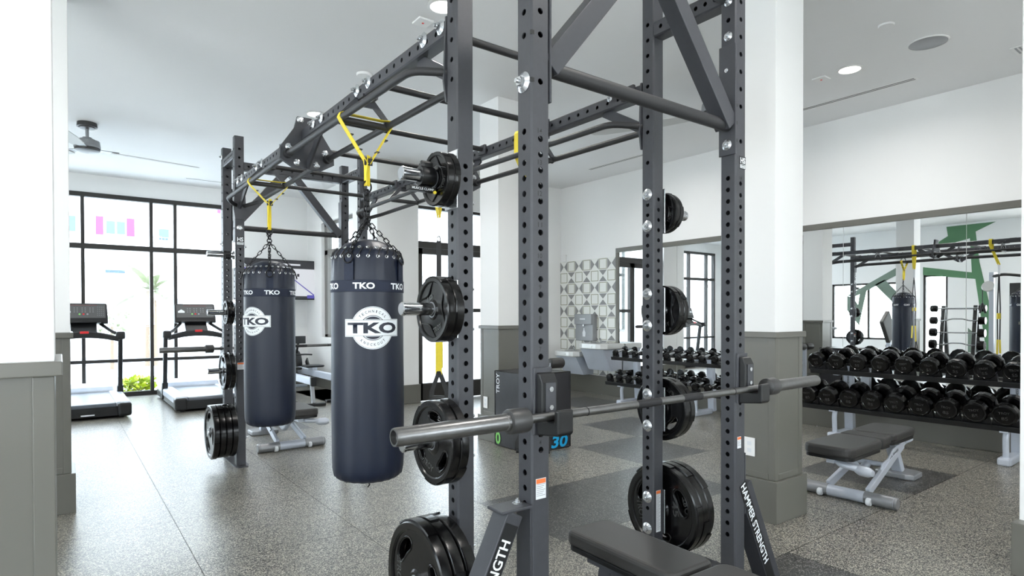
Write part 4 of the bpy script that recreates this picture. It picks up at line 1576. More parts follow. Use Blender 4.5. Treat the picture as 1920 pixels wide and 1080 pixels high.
# yellow straps that carry the bags
def bag_strap(lab, y, zj, ze):
    t = thing('hanging_strap', lab, 'strap', (xh, y, zj), 0, 'yellow straps carrying the punching bags')
    zb_ = 2.272 - zj
    xb = 0.123
    L = [(0.006, 0, 0), (-xb - 0.006, 0, zb_ - 0.026), (-xb - 0.019, 0, zb_ - 0.004), (-xb - 0.014, 0, zb_ + 0.014), (-xb, 0, zb_ + 0.0205), (-xb + 0.03, 0, zb_ + 0.016), (xb - 0.03, 0, zb_ + 0.016), (xb, 0, zb_ + 0.0205), (xb + 0.014, 0, zb_ + 0.014), (xb + 0.019, 0, zb_ - 0.004), (xb + 0.006, 0, zb_ - 0.026), (0.016, 0, 0)]
    q = MB()
    q.ribbon([V(p) + V((0, -0.012, 0)) for p in L], 0.034, (0.0, 1, 0.0))
    q.build('loop', 'yellow', t)
    q = MB()
    q.ribbon([(0.014, -0.014, 0.045), (0.011, -0.016, 0.0), (0.006, -0.014, (ze - zj) * .5), (0.010, -0.008, ze - zj - 0.006)], 0.032, (0.75, 0.65, 0), 0.004)
    q.ribbon([(0.004, 0.0, 0.03), (0.010, 0.002, 0.0), (0.012, 0.004, (ze - zj) * .5), (0.010, 0.0, ze - zj - 0.004)], 0.032, (0.6, -0.75, 0), 0.004)
    q.build('tail', 'yellow', t)
    q = MB()
    q.box(-0.012, 0.03, -0.024, -0.017, -0.005, 0.03)
    for s_ in (-1, 1):
        for f_ in (0.35, 0.7):
            px = 0.012 + s_ * (xb + 0.008) * f_
            pz = (zb_ - 0.026) * f_
            q.box(px - 0.008, px + 0.008, -0.0302, -0.0292 + 0.03, pz - 0.0025, pz + 0.0035)
    q.build('stitching', 'black', t)
    return t
bag_strap('yellow webbing strap looped over the grip bars carrying the nearest punching bag', 2.88, 2.055, 1.955)
bag_strap('yellow webbing strap looped over the grip bars carrying the farther punching bag', 4.66, 2.112, 1.935)

# ================================================================ SUSPENSION TRAINERS on the right-hand bridge
def suspension(lab, y, turn, dyl=0.0, low=0.0):
    xr = XB + S / 2
    t = thing('suspension_trainer', lab, 'suspension trainer', (xr, y, 0.63 - low), 0, 'yellow and black suspension trainers')
    Z = lambda z: z - 0.63 + (low if z > 1.6 else 0.0 if z < 1.2 else low * (z - 1.2) / 0.4)
    q = MB()
    q.ribbon([(-0.002, 0, Z(2.05)), (-0.05, dyl, Z(2.30)), (-0.05, dyl, Z(2.38)), (-0.0485, dyl, Z(2.44)), (-0.042, dyl, Z(2.4555)), (0.042, dyl, Z(2.4555)), (0.0485, dyl, Z(2.44)), (0.05, dyl, Z(2.36)), (0.004, 0, Z(2.05))], 0.04, (0, 1, 0), 0.003)
    q.build('anchor_strap', 'yellow', t)
    q = MB()
    q.ribbon([(0, 0, Z(2.07)), (0.001, 0, Z(1.90))], 0.03, (0.6, 0.8, 0), 0.004)  # stretch of strap washed out by bright light, painted white
    q.build('washed_out_strap', 'label', t)
    q = MB()
    q.tube([V((0.014 * math.cos(w), 0.0, Z(1.885) + 0.024 * math.sin(w))) for w in [2 * PI * i / 12 for i in range(12)]], 0.004, 7, closed=True)
    q.build('carabiner', 'darkgrey', t, smooth=60)
    for s_ in (-1, 1):
        d = V((0.6 * s_, 0.8 * s_ * turn, 0)).normalized()
        q = MB()
        q.ribbon([d * 0.004 + V((0, 0, Z(1.87))), d * 0.028 + V((0, 0, Z(1.45))), d * 0.022 + V((0, 0, Z(1.08)))], 0.036, (0.8, -0.6, 0), 0.004)
        q.build('main_strap', 'strap', t)
        q = MB()
        q.ribbon([d * 0.022 + V((0, 0, Z(1.40))), d * 0.022 + V((0, 0, Z(1.34)))], 0.042, (0.8, -0.6, 0), 0.012)
        q.build('strap_buckle', 'yellow', t)
        q = MB()
        q.ribbon([d * 0.022 + V((0, 0, Z(1.09))), d * 0.03 + V((0, 0, Z(0.85 + 0.03 * s_)))], 0.05, (0.8, -0.6, 0), 0.007)
        q.build('adjuster', 'yellow', t)
        h0 = d * 0.04
        w_ = V((0.8, -0.6, 0))
        for e in (-1, 1):
            q = MB()
            q.ribbon([d * 0.03 + V((0, 0, Z(0.86))), h0 + w_ * 0.058 * e + V((0, 0, Z(0.70))), h0 + w_ * 0.06 * e + V((0, 0, Z(0.645)))], 0.028, w_, 0.005)
            q.build('handle_strap', 'strap', t)
        q = MB()
        q.cyl(h0 - w_ * 0.066 + V((0, 0, Z(0.645))), h0 + w_ * 0.066 + V((0, 0, Z(0.645))), 0.017, 14)
        q.build('grip', 'black', t, smooth=40)
        q = MB()
        q.tube([h0 + w_ * 0.05 * math.cos(a) + V((0, 0, Z(0.66) + 0.045 * math.sin(a))) for a in [PI + PI * i / 10 for i in range(11)]], 0.008, 8)
        q.build('foot_cradle', 'strap', t, smooth=60)
    return t
suspension('suspension trainer with yellow ends hanging on the rig in front of the glass door', 4.09, 1)
suspension('suspension trainer hanging from the rig bridge, mostly hidden behind the nearest upright', 2.93, -1, 0.10, 0.2)

# ================================================================ BENCH IN THE NEAR RACK
t = thing('flat_bench', 'black padded weight bench inside the nearest rack under the barbell', 'weight bench', (1.655, 1.2, 0), math.radians(-1.6))
def pad(q, x0, x1, y0, y1, z0, z1, rc=0.06):
    pts = []
    for (cx, cy, a0) in ((x1 - rc, y1 - rc, 0), (x0 + rc, y1 - rc, PI / 2), (x0 + rc, y0 + rc, PI), (x1 - rc, y0 + rc, 3 * PI / 2)):
        for k in range(6):
            a = a0 + PI / 2 * k / 5
            pts.append((cx + rc * math.cos(a), cy + rc * math.sin(a)))
    q.prism(pts, z0, z1)
q = MB()
pad(q, -0.112, 0.112, 0.012, 0.535, 0.41, 0.468, 0.035)
pad_b = q.build('back_pad', 'vinyl', t, bevel=0.016, bseg=3)
q = MB()
pad(q, -0.108, 0.108, 0.022, 0.525, 0.392, 0.412, 0.03)
q.build('back_pad_board', 'black', t, bevel=0.003)
q = MB()
pad(q, -0.13, 0.13, -0.42, -0.005, 0.405, 0.468, 0.05)
q.build('seat_pad', 'vinyl', t, bevel=0.016, bseg=3)
q = MB()
pad(q, -0.12, 0.12, -0.41, -0.012, 0.388, 0.407, 0.045)
q.build('seat_pad_board', 'black', t, bevel=0.003)
q = MB()
q.box(-0.03, 0.03, -0.40, 0.50, 0.33, 0.39)
q.bar((0, -0.3, 0.34), (0, -0.42, 0.03), 0.06, 0.06)
q.bar((0, 0.40, 0.34), (0, 0.47, 0.03), 0.06, 0.06)
q.box(-0.2, 0.2, -0.46, -0.39, 0.0, 0.05)
q.box(-0.2, 0.2, 0.44, 0.51, 0.0, 0.05)
q.build('frame', 'steel', t, bevel=0.004)

# ================================================================ ADJUSTABLE BENCHES (grey frames)
def adj_bench():
    t = thing('adjustable_bench', '', 'weight bench', (0, 0, 0), 0, 'grey framed adjustable benches')
    q = MB()
    pad(q, -0.32, 0.22, -0.16, 0.16, 0.352, 0.42, 0.06)
    q.build('seat_pad', 'vinyl', t, bevel=0.018, bseg=3)
    q = MB()
    pad(q, 0.232, 0.40, -0.15, 0.15, 0.357, 0.42, 0.03)
    q.build('middle_pad', 'vinyl', t, bevel=0.016, bseg=3)
    q = MB()
    pad(q, 0.412, 0.90, -0.15, 0.15, 0.36, 0.423, 0.07)
    q.build('back_pad', 'vinyl', t, bevel=0.018, bseg=3)
    q = MB()
    pad(q, -0.31, 0.21, -0.155, 0.155, 0.332, 0.355, 0.055)
    pad(q, 0.237, 0.395, -0.143, 0.143, 0.336, 0.36, 0.03)
    pad(q, 0.417, 0.89, -0.143, 0.143, 0.338, 0.363, 0.06)
    q.build('pad_boards', 'black', t, bevel=0.003)
    # front crossbar on the floor
    q = MB()
    q.cyl((0, -0.31, 0.042), (0, 0.31, 0.042), 0.04, 20)
    q.build('front_crossbar', 'silver', t, smooth=40)
    for s_ in (-1, 1):
        q = MB()
        q.lathe([(0.0415, 0), (0.0415, 0.012), (0.036, 0.018), (0, 0.018)], 20, AX((0, s_ * 0.302, 0.042), (0, s_, 0)), cap=False)
        q.build('end_cap', 'alloy', t, smooth=40)
        q = MB()
        q.lathe([(0.0405, -0.09), (0.043, -0.088), (0.043, 0.088), (0.0405, 0.09)], 20, AX((0, s_ * 0.21, 0.043), (0, 1, 0)), cap=False)
        q.build('grip_tape', 'alloy', t, smooth=40)
        q = MB()
        q.lathe([(0.006, -0.014), (0.024, -0.014), (0.027, -0.008), (0.027, 0.008), (0.024, 0.014), (0.006, 0.014)], 16, AX((-0.045, s_ * 0.16, 0.0285), (0, 1, 0)))
        q.build('foot_wheel', 'label', t, smooth=40)
        # swept legs with a shaped web
        q = MB()
        q.bar((0.02, s_ * 0.13, 0.075), (0.74, s_ * 0.10, 0.30), 0.03, 0.055)
        Mx = Matrix(((1, 0, 0, 0), (0, 0, 1, s_ * 0.115 - 0.006), (0, 1, 0, 0), (0, 0, 0, 1)))
        q.prism([(0.18, 0.12), (0.27, 0.17), (0.31, 0.225), (0.43, 0.245), (0.50, 0.30), (0.72, 0.335), (0.77, 0.31), (0.70, 0.28)], 0, 0.012, Mx)
        lg = q.build('leg', 'silver', t, bevel=0.005)
        q = MB()
        q.mesh(text_mesh('Life Fitness', 0.01), Matrix.Translation((0.52, s_ * 0.1222, 0.262)) @ Matrix.Rotation(-math.radians(21) if s_ < 0 else math.radians(21) * -1, 4, 'Y') @ (Matrix.Rotation(PI / 2, 4, 'X') if s_ < 0 else Matrix.Rotation(PI, 4, 'Z') @ Matrix.Rotation(PI / 2, 4, 'X')) @ fit(0.16, 0.032))
        q.build('lettering', 'black', lg)
    # seat post, ratchet link, rear column and foot
    q = MB()
    q.bar((-0.26, 0, 0.312), (0.85, 0, 0.32), 0.05, 0.03)
    q.tube([(-0.12, 0, 0.31), (0.08, 0, 0.26), (0.22, 0, 0.16), (0.34, 0, 0.19)], 0.028, 12, bend=0.08)
    q.cyl((0.36, -0.11, 0.205), (0.36, 0.11, 0.205), 0.018, 14)
    q.build('seat_link', 'silver', t, smooth=40)
    q = MB()
    q.tube([(-0.24, -0.18, 0.285), (-0.26, -0.07, 0.30), (-0.18, 0.0, 0.31)], 0.022, 10, bend=0.04)
    q.lathe([(0, -0.062), (0.02, -0.058), (0.033, -0.03), (0.033, 0.03), (0.02, 0.058), (0, 0.062)], 14, AX((-0.25, -0.21, 0.278), (0.25, 1, 0)), cap=False)
    q.build('adjust_handle', 'silver', t, smooth=50)
    q = MB()
    q.bar((0.80, 0, 0.31), (0.97, 0, 0.04), 0.075, 0.06)
    q.build('rear_column', 'silver', t, bevel=0.006)
    q = MB()
    q.prism([(0.88, -0.14), (1.06, -0.14), (1.09, -0.08), (1.09, 0.08), (1.06, 0.14), (0.88, 0.14), (0.86, 0.08), (0.86, -0.08)], 0.0, 0.045)
    q.build('rear_foot', 'alloy', t, bevel=0.01)
    q = MB()
    q.tube([(0.80, -0.09, 0.305), (0.98, -0.09, 0.31), (1.05, -0.03, 0.312), (1.05, 0.03, 0.312), (0.98, 0.09, 0.31), (0.80, 0.09, 0.305)], 0.017, 12, bend=0.05)
    q.build('rear_handle', 'silver', t, smooth=60)
    return t
ab = adj_bench()
ab.location = (4.39, 1.955, 0)
ab.rotation_euler = (0, 0, math.radians(2))
ab['label'] = 'grey framed adjustable bench with three black pads in front of the large dumbbells'
dup(ab, (1.787, 5.94, 0), 'grey framed adjustable bench behind the farther punching bag, only crossbar and legs showing', (0, 0, math.radians(91)))

# ================================================================ DUMBBELLS AND THEIR RACKS
def dumbbell(r, hl, num, gl=0.062):
    """axis along local x, front head at -x"""
    t = thing('dumbbell', '', 'dumbbell')
    n = 12
    for s_ in (-1, 1):
        q = MB()
        rr = r / math.cos(PI / n)
        prof = [(rr * .55, gl), (rr * .9, gl + 0.006), (rr, gl + 0.022), (rr, gl + hl - 0.016), (rr * .93, gl + hl - 0.003), (rr * .82, gl + hl), (rr * .78, gl + hl - 0.005), (0, gl + hl - 0.005)]
        q.lathe(prof, n, AX((0, 0, 0), (s_, 0, 0)) @ Matrix.Rotation(PI / n, 4, 'Z'), cap=False)
        hd = q.build('head', 'blackgloss', t, smooth=25)
        if s_ < 0 and num:
            q = MB()
            Mx = AX((-(gl + hl - 0.0042), 0, 0), (-1, 0, 0))
            q.mesh(text_mesh('TROY', 0.01), Matrix.Translation((-(gl + hl - 0.0042), 0, r * 0.22)) @ Matrix.Rotation(-PI / 2, 4, 'Z') @ Matrix.Rotation(PI / 2, 4, 'X') @ fit(r * 0.85, r * 0.22))
            q.mesh(text_mesh(num, 0.01), Matrix.Translation((-(gl + hl - 0.0042), 0, -r * 0.3)) @ Matrix.Rotation(-PI / 2, 4, 'Z') @ Matrix.Rotation(PI / 2, 4, 'X') @ fit(r * 0.5, r * 0.3))
            q.build('lettering', 'darkgrey', hd)
    q = MB()
    q.lathe([(0.0165, -gl - 0.004), (0.0155, -gl * .8), (0.0175, 0), (0.0155, gl * .8), (0.0165, gl + 0.004)], 14, AX((0, 0, 0), (1, 0, 0)))
    q.build('handle', 'chrome', t, smooth=50)
    return t
TILT = math.radians(-13)                       # front heads sit lower
ORDN = ['first', 'second', 'third', 'fourth', 'fifth', 'sixth', 'seventh', 'eighth', 'ninth', 'tenth', 'eleventh', 'twelfth', 'thirteenth']
def rack(lab, y_hi, y_lo, pitch, rt, rl, hlt, hll, feet, endname, rackname, nums, zu, zl, gl):
    """two-tier rack along the mirror wall; y_hi = end by the column / fountain"""
    yc = (y_hi + y_lo) / 2
    t = thing('dumbbell_rack', lab, 'dumbbell rack', (6.62, yc, 0), 0, 'two tier dumbbell racks')
    for (nm, zz, xx, yo) in (('upper_shelf', zu, 0.0, 0.0), ('lower_shelf', zl, -0.07, 0.05)):
        q = MB()
        Mx = Matrix.Translation((xx, 0, zz)) @ Matrix.Rotation(TILT, 4, 'Y')
        L = (y_hi - y_lo) / 2 + 0.06
        for (a, c) in ((-0.15, -0.10), (0.10, 0.15)):
            q.box(a, c, -L, L + yo, -0.012, 0.0, Mx)
        q.box(-0.155, -0.143, -L, L + yo, -0.035, 0.012, Mx)
        q.box(0.143, 0.155, -L, L + yo, -0.035, 0.012, Mx)
        sh = q.build(nm, 'black', t, bevel=0.002)
        n = int(round((y_hi - y_lo) / pitch)) + 1
        r = rt if zz > 0.5 else rl
        for k in range(n):
            y = y_hi - k * pitch - yc + (yo * 0.9 if yo else 0)
            for xs in (-0.105, 0.105):
                q = MB()
                pts = []
                for j in range(9):
                    a = PI + PI * (0.12 + 0.76 * j / 8)
                    pts.append((y + (r + 0.004) * math.cos(a), 0.004 + r + 0.014 + (r + 0.004) * math.sin(a)))
                pts2 = pts + [(y + r * 1.1, 0.0), (y - r * 1.1, 0.0)]
                q.prism(pts2, xs - 0.02, xs + 0.02, Mx @ MYZ())
                q.build('saddle', 'black', sh)
    for fy in feet:
        y = fy - yc
        q = MB()
        q.bar((0.20, y, 0.03), (0.155, y, zu + 0.03), 0.07, 0.09, (0, 1, 0))
        q.box(-0.14, 0.15, y - 0.03, y + 0.03, zu - 0.075, zu - 0.06)
        up = q.build('upright', 'silver', t, bevel=0.008)
        q = MB()
        ang = math.atan2(-0.045, zu)
        for (s_, word) in ((-1, 'Life Fitness'),):
            q.mesh(text_mesh(word, 0.015), Matrix.Translation((0.1325, y - 0.002, 0.55)) @ Matrix.Rotation(ang, 4, 'Y') @ Matrix.Rotation(-PI / 2, 4, 'Z') @ Matrix.Rotation(PI / 2, 4, 'X') @ Matrix.Rotation(PI / 2, 4, 'Z') @ fit(0.16, 0.03))
        q.build('lettering', 'black', up)
        q = MB()
        q.tube([(-0.14, y, zl - 0.075), (-0.16, y, zl - 0.13), (-0.15, y, 0.06)], 0.024, 12, bend=0.05)
        q.box(-0.22, 0.18, y - 0.03, y + 0.03, zl - 0.078, zl - 0.066)
        q.build('front_brace', 'silver', t, smooth=50)
        q = MB()
        q.prism([(-0.20, -0.042), (-0.16, -0.05), (0.14, -0.045), (0.2, -0.03), (0.2, 0.03), (0.14, 0.045), (-0.16, 0.05), (-0.20, 0.042)], 0, 0.065, Matrix.Translation((-0.03, y, 0)))
        q.build('foot', 'silver', t, bevel=0.014)
    grp = 'black dumbbells on the ' + rackname
    for (tier, zz, xx, yo, r0, r1, h0, h1) in (('top', zu, 0.0, 0.0, rt, rt, hlt, hlt), ('lower', zl, -0.07, 0.05, rl, rl, hll, hll)):
        n = int(round((y_hi - y_lo) / pitch)) + 1
        base_d = dumbbell(r1, h1, nums[0] if tier == 'top' else nums[1], gl)
        for k in range(n):
            y = y_hi - k * pitch + (yo * 0.9 if yo else 0)
            R = Matrix.Rotation(TILT, 4, 'Y')
            c = V((6.62 + xx, y, zz)) + R @ V((0, 0, r1 + 0.0195))
            tw = ((k * 37) % 7 - 3) * 0.05
            lb = f'black dumbbell, {ORDN[k]} from the {endname}, {tier} tier of the {rackname}'
            e = (R @ Matrix.Rotation(tw, 4, 'X')).to_euler()
            if k == 0:
                base_d.location = c
                base_d.rotation_euler = e
                base_d['label'] = lb
                base_d['group'] = grp
            else:
                dup(base_d, c, lb, e, grp)
rack('silver and black two tier rack of large dumbbells behind the grey bench', 3.20, 1.52, 0.21, 0.082, 0.092, 0.085, 0.10, (3.0, 1.575), 'taupe column end', 'large dumbbell rack', ('55', '85'), 0.73, 0.36, 0.062)
rack('silver and black two tier rack of small dumbbells next to the drinking fountain', 6.14, 4.28, 0.186, 0.044, 0.05, 0.052, 0.06, (5.98, 4.72), 'fountain end', 'small dumbbell rack', ('', ''), 0.695, 0.335, 0.075)
M['panelgrey'] = mat('console_panel_grey', (86, 86, 86), 0.45, var=0.03)
M['ledred'] = mat('dim_red_led', (120, 44, 44), 0.5, var=0.0)
# ================================================================ PLYO BOX and the bench behind it
t = thing('plyo_box', 'black soft plyo jump box with blue 30 and green number, behind the nearest upright', 'jump box', (3.715, 4.62, 0))
q = MB()
q.box(-0.265, 0.265, -0.262, 0.262, 0, 0.742)
bmesh.ops.subdivide_edges(q.bm, edges=q.bm.edges[:], cuts=10, use_grid_fill=True)
for v in q.bm.verts:
    n = 0.004 * math.sin(v.co.z * 26 + v.co.y * 31) * math.sin(v.co.y * 17 + v.co.x * 23)
    if abs(v.co.x) > 0.26:
        v.co.x += n
    if abs(v.co.y) > 0.26:
        v.co.y += n
q.build('box_body', 'boxvinyl', t, smooth=50, bevel=0.012)
q = MB()
for (a, c) in ((-0.262, -0.262), (-0.262, 0.262), (0.262, -0.262), (0.262, 0.262)):
    q.cyl((a * 1.005, c, 0.01), (a * 1.005, c, 0.74), 0.006, 8)
q.tube([(-0.262, -0.26, 0.738), (0.262, -0.26, 0.738), (0.262, 0.26, 0.738), (-0.262, 0.26, 0.738)], 0.006, 8, closed=True)
q.build('piping', 'black', t, smooth=60)
FX = Matrix.Rotation(PI / 2, 4, 'X')
q = MB()
q.mesh(text_mesh('30', 0.03), Matrix.Translation((0.125, -0.2685, 0.075)) @ FX @ Matrix(((1, 0.2, 0, 0), (0, 1, 0, 0), (0, 0, 1, 0), (0, 0, 0, 1))) @ fit(0.20, 0.115))
q.build('blue_number', 'cyan', t)
FL = Matrix.Rotation(-PI / 2, 4, 'Z') @ FX
q = MB()
q.mesh(text_mesh('0', 0.03), Matrix.Translation((-0.2705, 0.205, 0.08)) @ FL @ fit(0.085, 0.12))
q.build('green_number', 'lime', t)
q = MB()
q.mesh(text_mesh('TROY', 0.02), Matrix.Translation((-0.2705, 0.205, 0.62)) @ FL @ Matrix.Rotation(PI / 2, 4, 'Z') @ fit(0.20, 0.055))
q.build('lettering', 'label', t)

t = thing('abdominal_bench', 'bench with two black leg rollers standing right behind the black plyo box', 'weight bench', (4.24, 5.0, 0))
q = MB()
q.bar((0, 0.0, 0.04), (0, 0.0, 0.77), 0.05, 0.05)
q.box(-0.22, 0.22, -0.03, 0.03, 0, 0.05)
q.bar((0, 0, 0.5), (0.1, 0.9, 0.32), 0.05, 0.05)
q.bar((0.1, 0.85, 0.34), (0.1, 0.92, 0.03), 0.05, 0.05)
q.build('frame', 'silver', t, bevel=0.005)
q = MB()
q.cyl((-0.22, 0, 0.762), (0.22, 0, 0.762), 0.012, 12)
q.build('roller_bar', 'chrome', t, smooth=40)
for x in (-0.115, 0.115):
    q = MB()
    q.lathe([(0.02, -0.09), (0.05, -0.09), (0.058, -0.08), (0.058, 0.08), (0.05, 0.09), (0.02, 0.09)], 24, AX((x, 0, 0.762), (1, 0, 0)))
    q.build('leg_roller', 'vinyl', t, smooth=40)
q = MB()
q.bar((0.02, 0.12, 0.51), (0.1, 0.95, 0.36), 0.28, 0.06)
q.build('pad', 'vinyl', t, bevel=0.015)

# ================================================================ DRINKING FOUNTAIN
t = thing('drinking_fountain', 'stainless two level drinking fountain with bottle filler on the patterned tile wall', 'drinking fountain', (XR - 0.018, 7.0, 0))
def fount(yc, zt, hw, dep, fl):
    q = MB()
    pts = [(0, -hw), (-dep + 0.10, -hw), (-dep + 0.02, -hw + 0.07), (-dep, -hw + 0.15), (-dep, hw - 0.15), (-dep + 0.02, hw - 0.07), (-dep + 0.10, hw), (0, hw)]
    Mt = Matrix.Translation((0, yc, 0))
    q.prism(pts, zt - 0.085, zt, Mt)
    bs = q.build('basin', 'stainless', t, bevel=0.012)
    q = MB()
    q.lathe([(0.13, zt + 0.0005), (0.14, zt + 0.004), (0.15, zt + 0.0005)], 24, Matrix.Translation((-dep * .5, yc, 0)), cap=False)
    q.mi = 1
    q.lathe([(0.13, zt + 0.001), (0, zt + 0.001)], 24, Matrix.Translation((-dep * .5, yc, 0)), cap=False)
    q.build('bowl', ['chrome', 'alloy'], bs, smooth=40)
    q = MB()
    q.box(-dep - 0.006, -dep + 0.002, yc - 0.07, yc + 0.07, zt - 0.062, zt - 0.028)
    q.build('push_bar', 'stainless', bs, bevel=0.008)
    q = MB()
    q.tube([(-0.09, yc + 0.12, zt), (-0.09, yc + 0.12, zt + 0.05), (-0.13, yc + 0.10, zt + 0.07), (-0.15, yc + 0.09, zt + 0.055)], 0.012, 10, bend=0.02)
    q.build('spout', 'chrome', bs, smooth=60)
    # slanted skirt under the basin
    q = MB()
    q.prism([(-0.002, zt - 0.085), (-dep + 0.06, zt - 0.085), (-dep + 0.24, zt - 0.085 - fl), (-0.002, zt - 0.085 - fl)], -hw + 0.05, hw - 0.05, Matrix.Translation((0, yc, 0)) @ MXZ())
    q.build('skirt', 'silver', t, bevel=0.006)
fount(0.32, 0.70, 0.29, 0.46, 0.30)
fount(-0.30, 0.845, 0.30, 0.48, 0.34)
q = MB()
q.box(-0.1, 0, 0.0, 0.40, 0.86, 1.30)
bfl = q.build('bottle_filler', 'alloy', t, bevel=0.008)
q = MB()
q.box(-0.135, -0.09, 0.0, 0.40, 1.13, 1.30)
q.build('filler_head', 'alloy', bfl, bevel=0.008)
q = MB()
q.cyl((-0.115, 0.2, 1.13), (-0.115, 0.2, 1.10), 0.014, 12)
q.build('filler_nozzle', 'chrome', bfl, smooth=40)
q = MB()
q.box(-0.1375, -0.135, 0.14, 0.26, 1.21, 1.228)
q.prism([(0.17, 0.93), (0.23, 0.93), (0.235, 1.0), (0.21, 1.04), (0.21, 1.07), (0.19, 1.07), (0.19, 1.04), (0.165, 1.0)], 0.1, 0.102, Matrix(((0, 0, -1, 0), (1, 0, 0, 0), (0, 1, 0, 0), (0, 0, 0, 1))))
q.build('panel_marks', 'label', bfl)

# ================================================================ TREADMILLS facing the window
def treadmill():
    t = thing('treadmill', '', 'treadmill', (0, 0, 0), 0, 'black and silver treadmills by the window')
    q = MB()
    q.box(-0.44, 0.44, 0.03, 2.02, 0.03, 0.13)
    for (x, y) in ((-0.36, 0.12), (0.36, 0.12), (-0.36, 1.9), (0.36, 1.9)):
        q.cyl((x, y, 0), (x, y, 0.035), 0.03, 12)
    q.build('base_frame', 'black', t, bevel=0.01)
    for s_ in (-1, 1):
        q = MB()
        q.prism([(s_ * 0.29, 0.06), (s_ * 0.45, 0.06), (s_ * 0.45, 1.5), (s_ * 0.29, 1.5)] if s_ > 0 else [(-0.45, 0.06), (-0.29, 0.06), (-0.29, 1.5), (-0.45, 1.5)], 0.10, 0.205)
        q.build('side_rail', 'silver', t, bevel=0.02)
        q = MB()
        q.box(min(s_ * 0.31, s_ * 0.46), max(s_ * 0.31, s_ * 0.46), -0.02, 0.14, 0.025, 0.195)
        q.build('rear_corner_cap', 'black', t, bevel=0.03, bseg=3)
    q = MB()
    q.box(-0.31, 0.31, 0.02, 0.10, 0.04, 0.15)
    q.mi = 1
    q.box(-0.07, 0.07, 0.016, 0.022, 0.055, 0.07)
    q.build('rear_guard', ['black', 'label'], t)
    q = MB()
    q.cyl((-0.29, 0.075, 0.15), (0.29, 0.075, 0.15), 0.042, 18)
    q.box(-0.29, 0.29, 0.075, 1.52, 0.108, 0.192)
    q.build('belt', 'belt', t, smooth=40)
    q = MB()
    q.prism([(1.45, 0.13), (1.45, 0.205), (1.52, 0.26), (1.75, 0.30), (2.0, 0.26), (2.05, 0.14)], -0.36, 0.36, MYZ())
    q.build('motor_cover', 'silver', t, bevel=0.02, bseg=3)
    for s_ in (-1, 1):
        q = MB()
        q.bar((s_ * 0.42, 1.28, 0.08), (s_ * 0.42, 1.16, 1.0), 0.085, 0.055, (1, 0, 0))
        q.bar((s_ * 0.42, 1.30, 0.05), (s_ * 0.42, 1.265, 0.30), 0.105, 0.075, (1, 0, 0))
        q.build('upright', 'black', t, bevel=0.012)
        q = MB()
        q.box(min(s_ * 0.36, s_ * 0.47), max(s_ * 0.36, s_ * 0.47), 0.98, 1.24, 0.96, 1.07)
        q.build('upright_cap', 'black', t, bevel=0.025, bseg=3)
        q = MB()
        q.tube([(s_ * 0.42, 1.06, 1.02), (s_ * 0.33, 1.12, 1.06), (s_ * 0.2, 1.32, 1.17)], 0.022, 10, bend=0.08)
        q.build('arm', 'black', t, smooth=60)
    q = MB()
    pts = []
    for k in range(13):
        x = -0.40 + 0.8 * k / 12
        pts.append((x, 1.075 - 0.30 * (x / 0.4) ** 2 * 0.28))
    for k in range(13):
        x = 0.40 - 0.8 * k / 12
        pts.append((x, 0.985 - 0.30 * (x / 0.4) ** 2 * 0.20))
    q.prism(pts, -1.12, -1.03, MXZ())
    q.build('crossbar_handle', 'black', t, bevel=0.02, bseg=2)
    q = MB()
    q.box(-0.05, 0.05, 1.018, 1.035, 1.045, 1.078)
    q.build('safety_stop', 'red', t, bevel=0.006)
    # console
    K = Matrix.Translation((0, 1.36, 1.29)) @ Matrix.Rotation(math.radians(-18), 4, 'X')
    q = MB()
    q.prism([(-0.285, -0.13), (0.285, -0.13), (0.275, 0.15), (0.26, 0.165), (-0.26, 0.165), (-0.275, 0.15)], 0, 0.07, K @ MXZ())
    cn = q.build('console', 'black', t, bevel=0.012)
    q = MB()
    KF = K @ Matrix.Translation((0, -0.071, 0)) @ Matrix.Rotation(PI / 2, 4, 'X')
    q.box(-0.255, 0.255, -0.055, 0.145, 0, 0.0015, KF)
    q.build('control_panel', M['panelgrey'], cn)
    q = MB()
    q.prism([(-0.235, 0.02), (-0.145, 0.02), (-0.145, 0.045), (-0.19, 0.075), (-0.235, 0.045)], 0.0015, 0.0025, KF)
    q.mi = 1
    for cx in (-0.09, 0.0, 0.09):
        for i in range(2):
            for j in range(3):
                q.box(cx + i * 0.035 - 0.022, cx + i * 0.035 - 0.008, 0.03 + j * 0.028, 0.038 + j * 0.028, 0.0015, 0.0025, KF)
    for i in range(4):
        for j in range(5):
            q.box(0.16 + i * 0.022, 0.166 + i * 0.022, -0.02 + j * 0.03, -0.012 + j * 0.03, 0.0015, 0.0025, KF)
    q.build('keypad', ['label', 'greyprint'], cn)
    for (x, m_, n_) in ((-0.045, 'lime', 'start_button'), (0.0, 'red', 'stop_button'), (0.045, 'greyprint', 'cool_down_button')):
        q = MB()
        q.cyl((KF @ V((x, 0.0, 0.001))), (KF @ V((x, 0.0, 0.006))), 0.012, 14)
        q.build(n_, m_, cn)
    q = MB()
    for k in range(20):
        q.box(-0.16 + k * 0.016, -0.15 + k * 0.016, 0.128, 0.137, 0.0015, 0.0025, KF)
    q.build('led_row', M['ledred'], cn)
    q = MB()
    q.box(-0.2, 0.2, 0, 0.04, -0.135, -0.11, K @ Matrix.Translation((0, -0.11, 0)))
    q.build('reading_ledge', 'black', cn, bevel=0.005)
    q = MB()
    q.bar((0, 1.34, 1.2), (0, 1.16, 1.03), 0.3, 0.06, (0, 1, 0))
    q.build('console_neck', 'black', t, bevel=0.01)
    return t
tm = treadmill()
tm.location = (1.66, 9.02, 0)
tm['label'] = 'treadmill by the window standing next to the far rack upright, console fully visible'
dup(tm, (0.26, 9.02, 0), 'treadmill by the window cut off by the white column with grey wainscot')

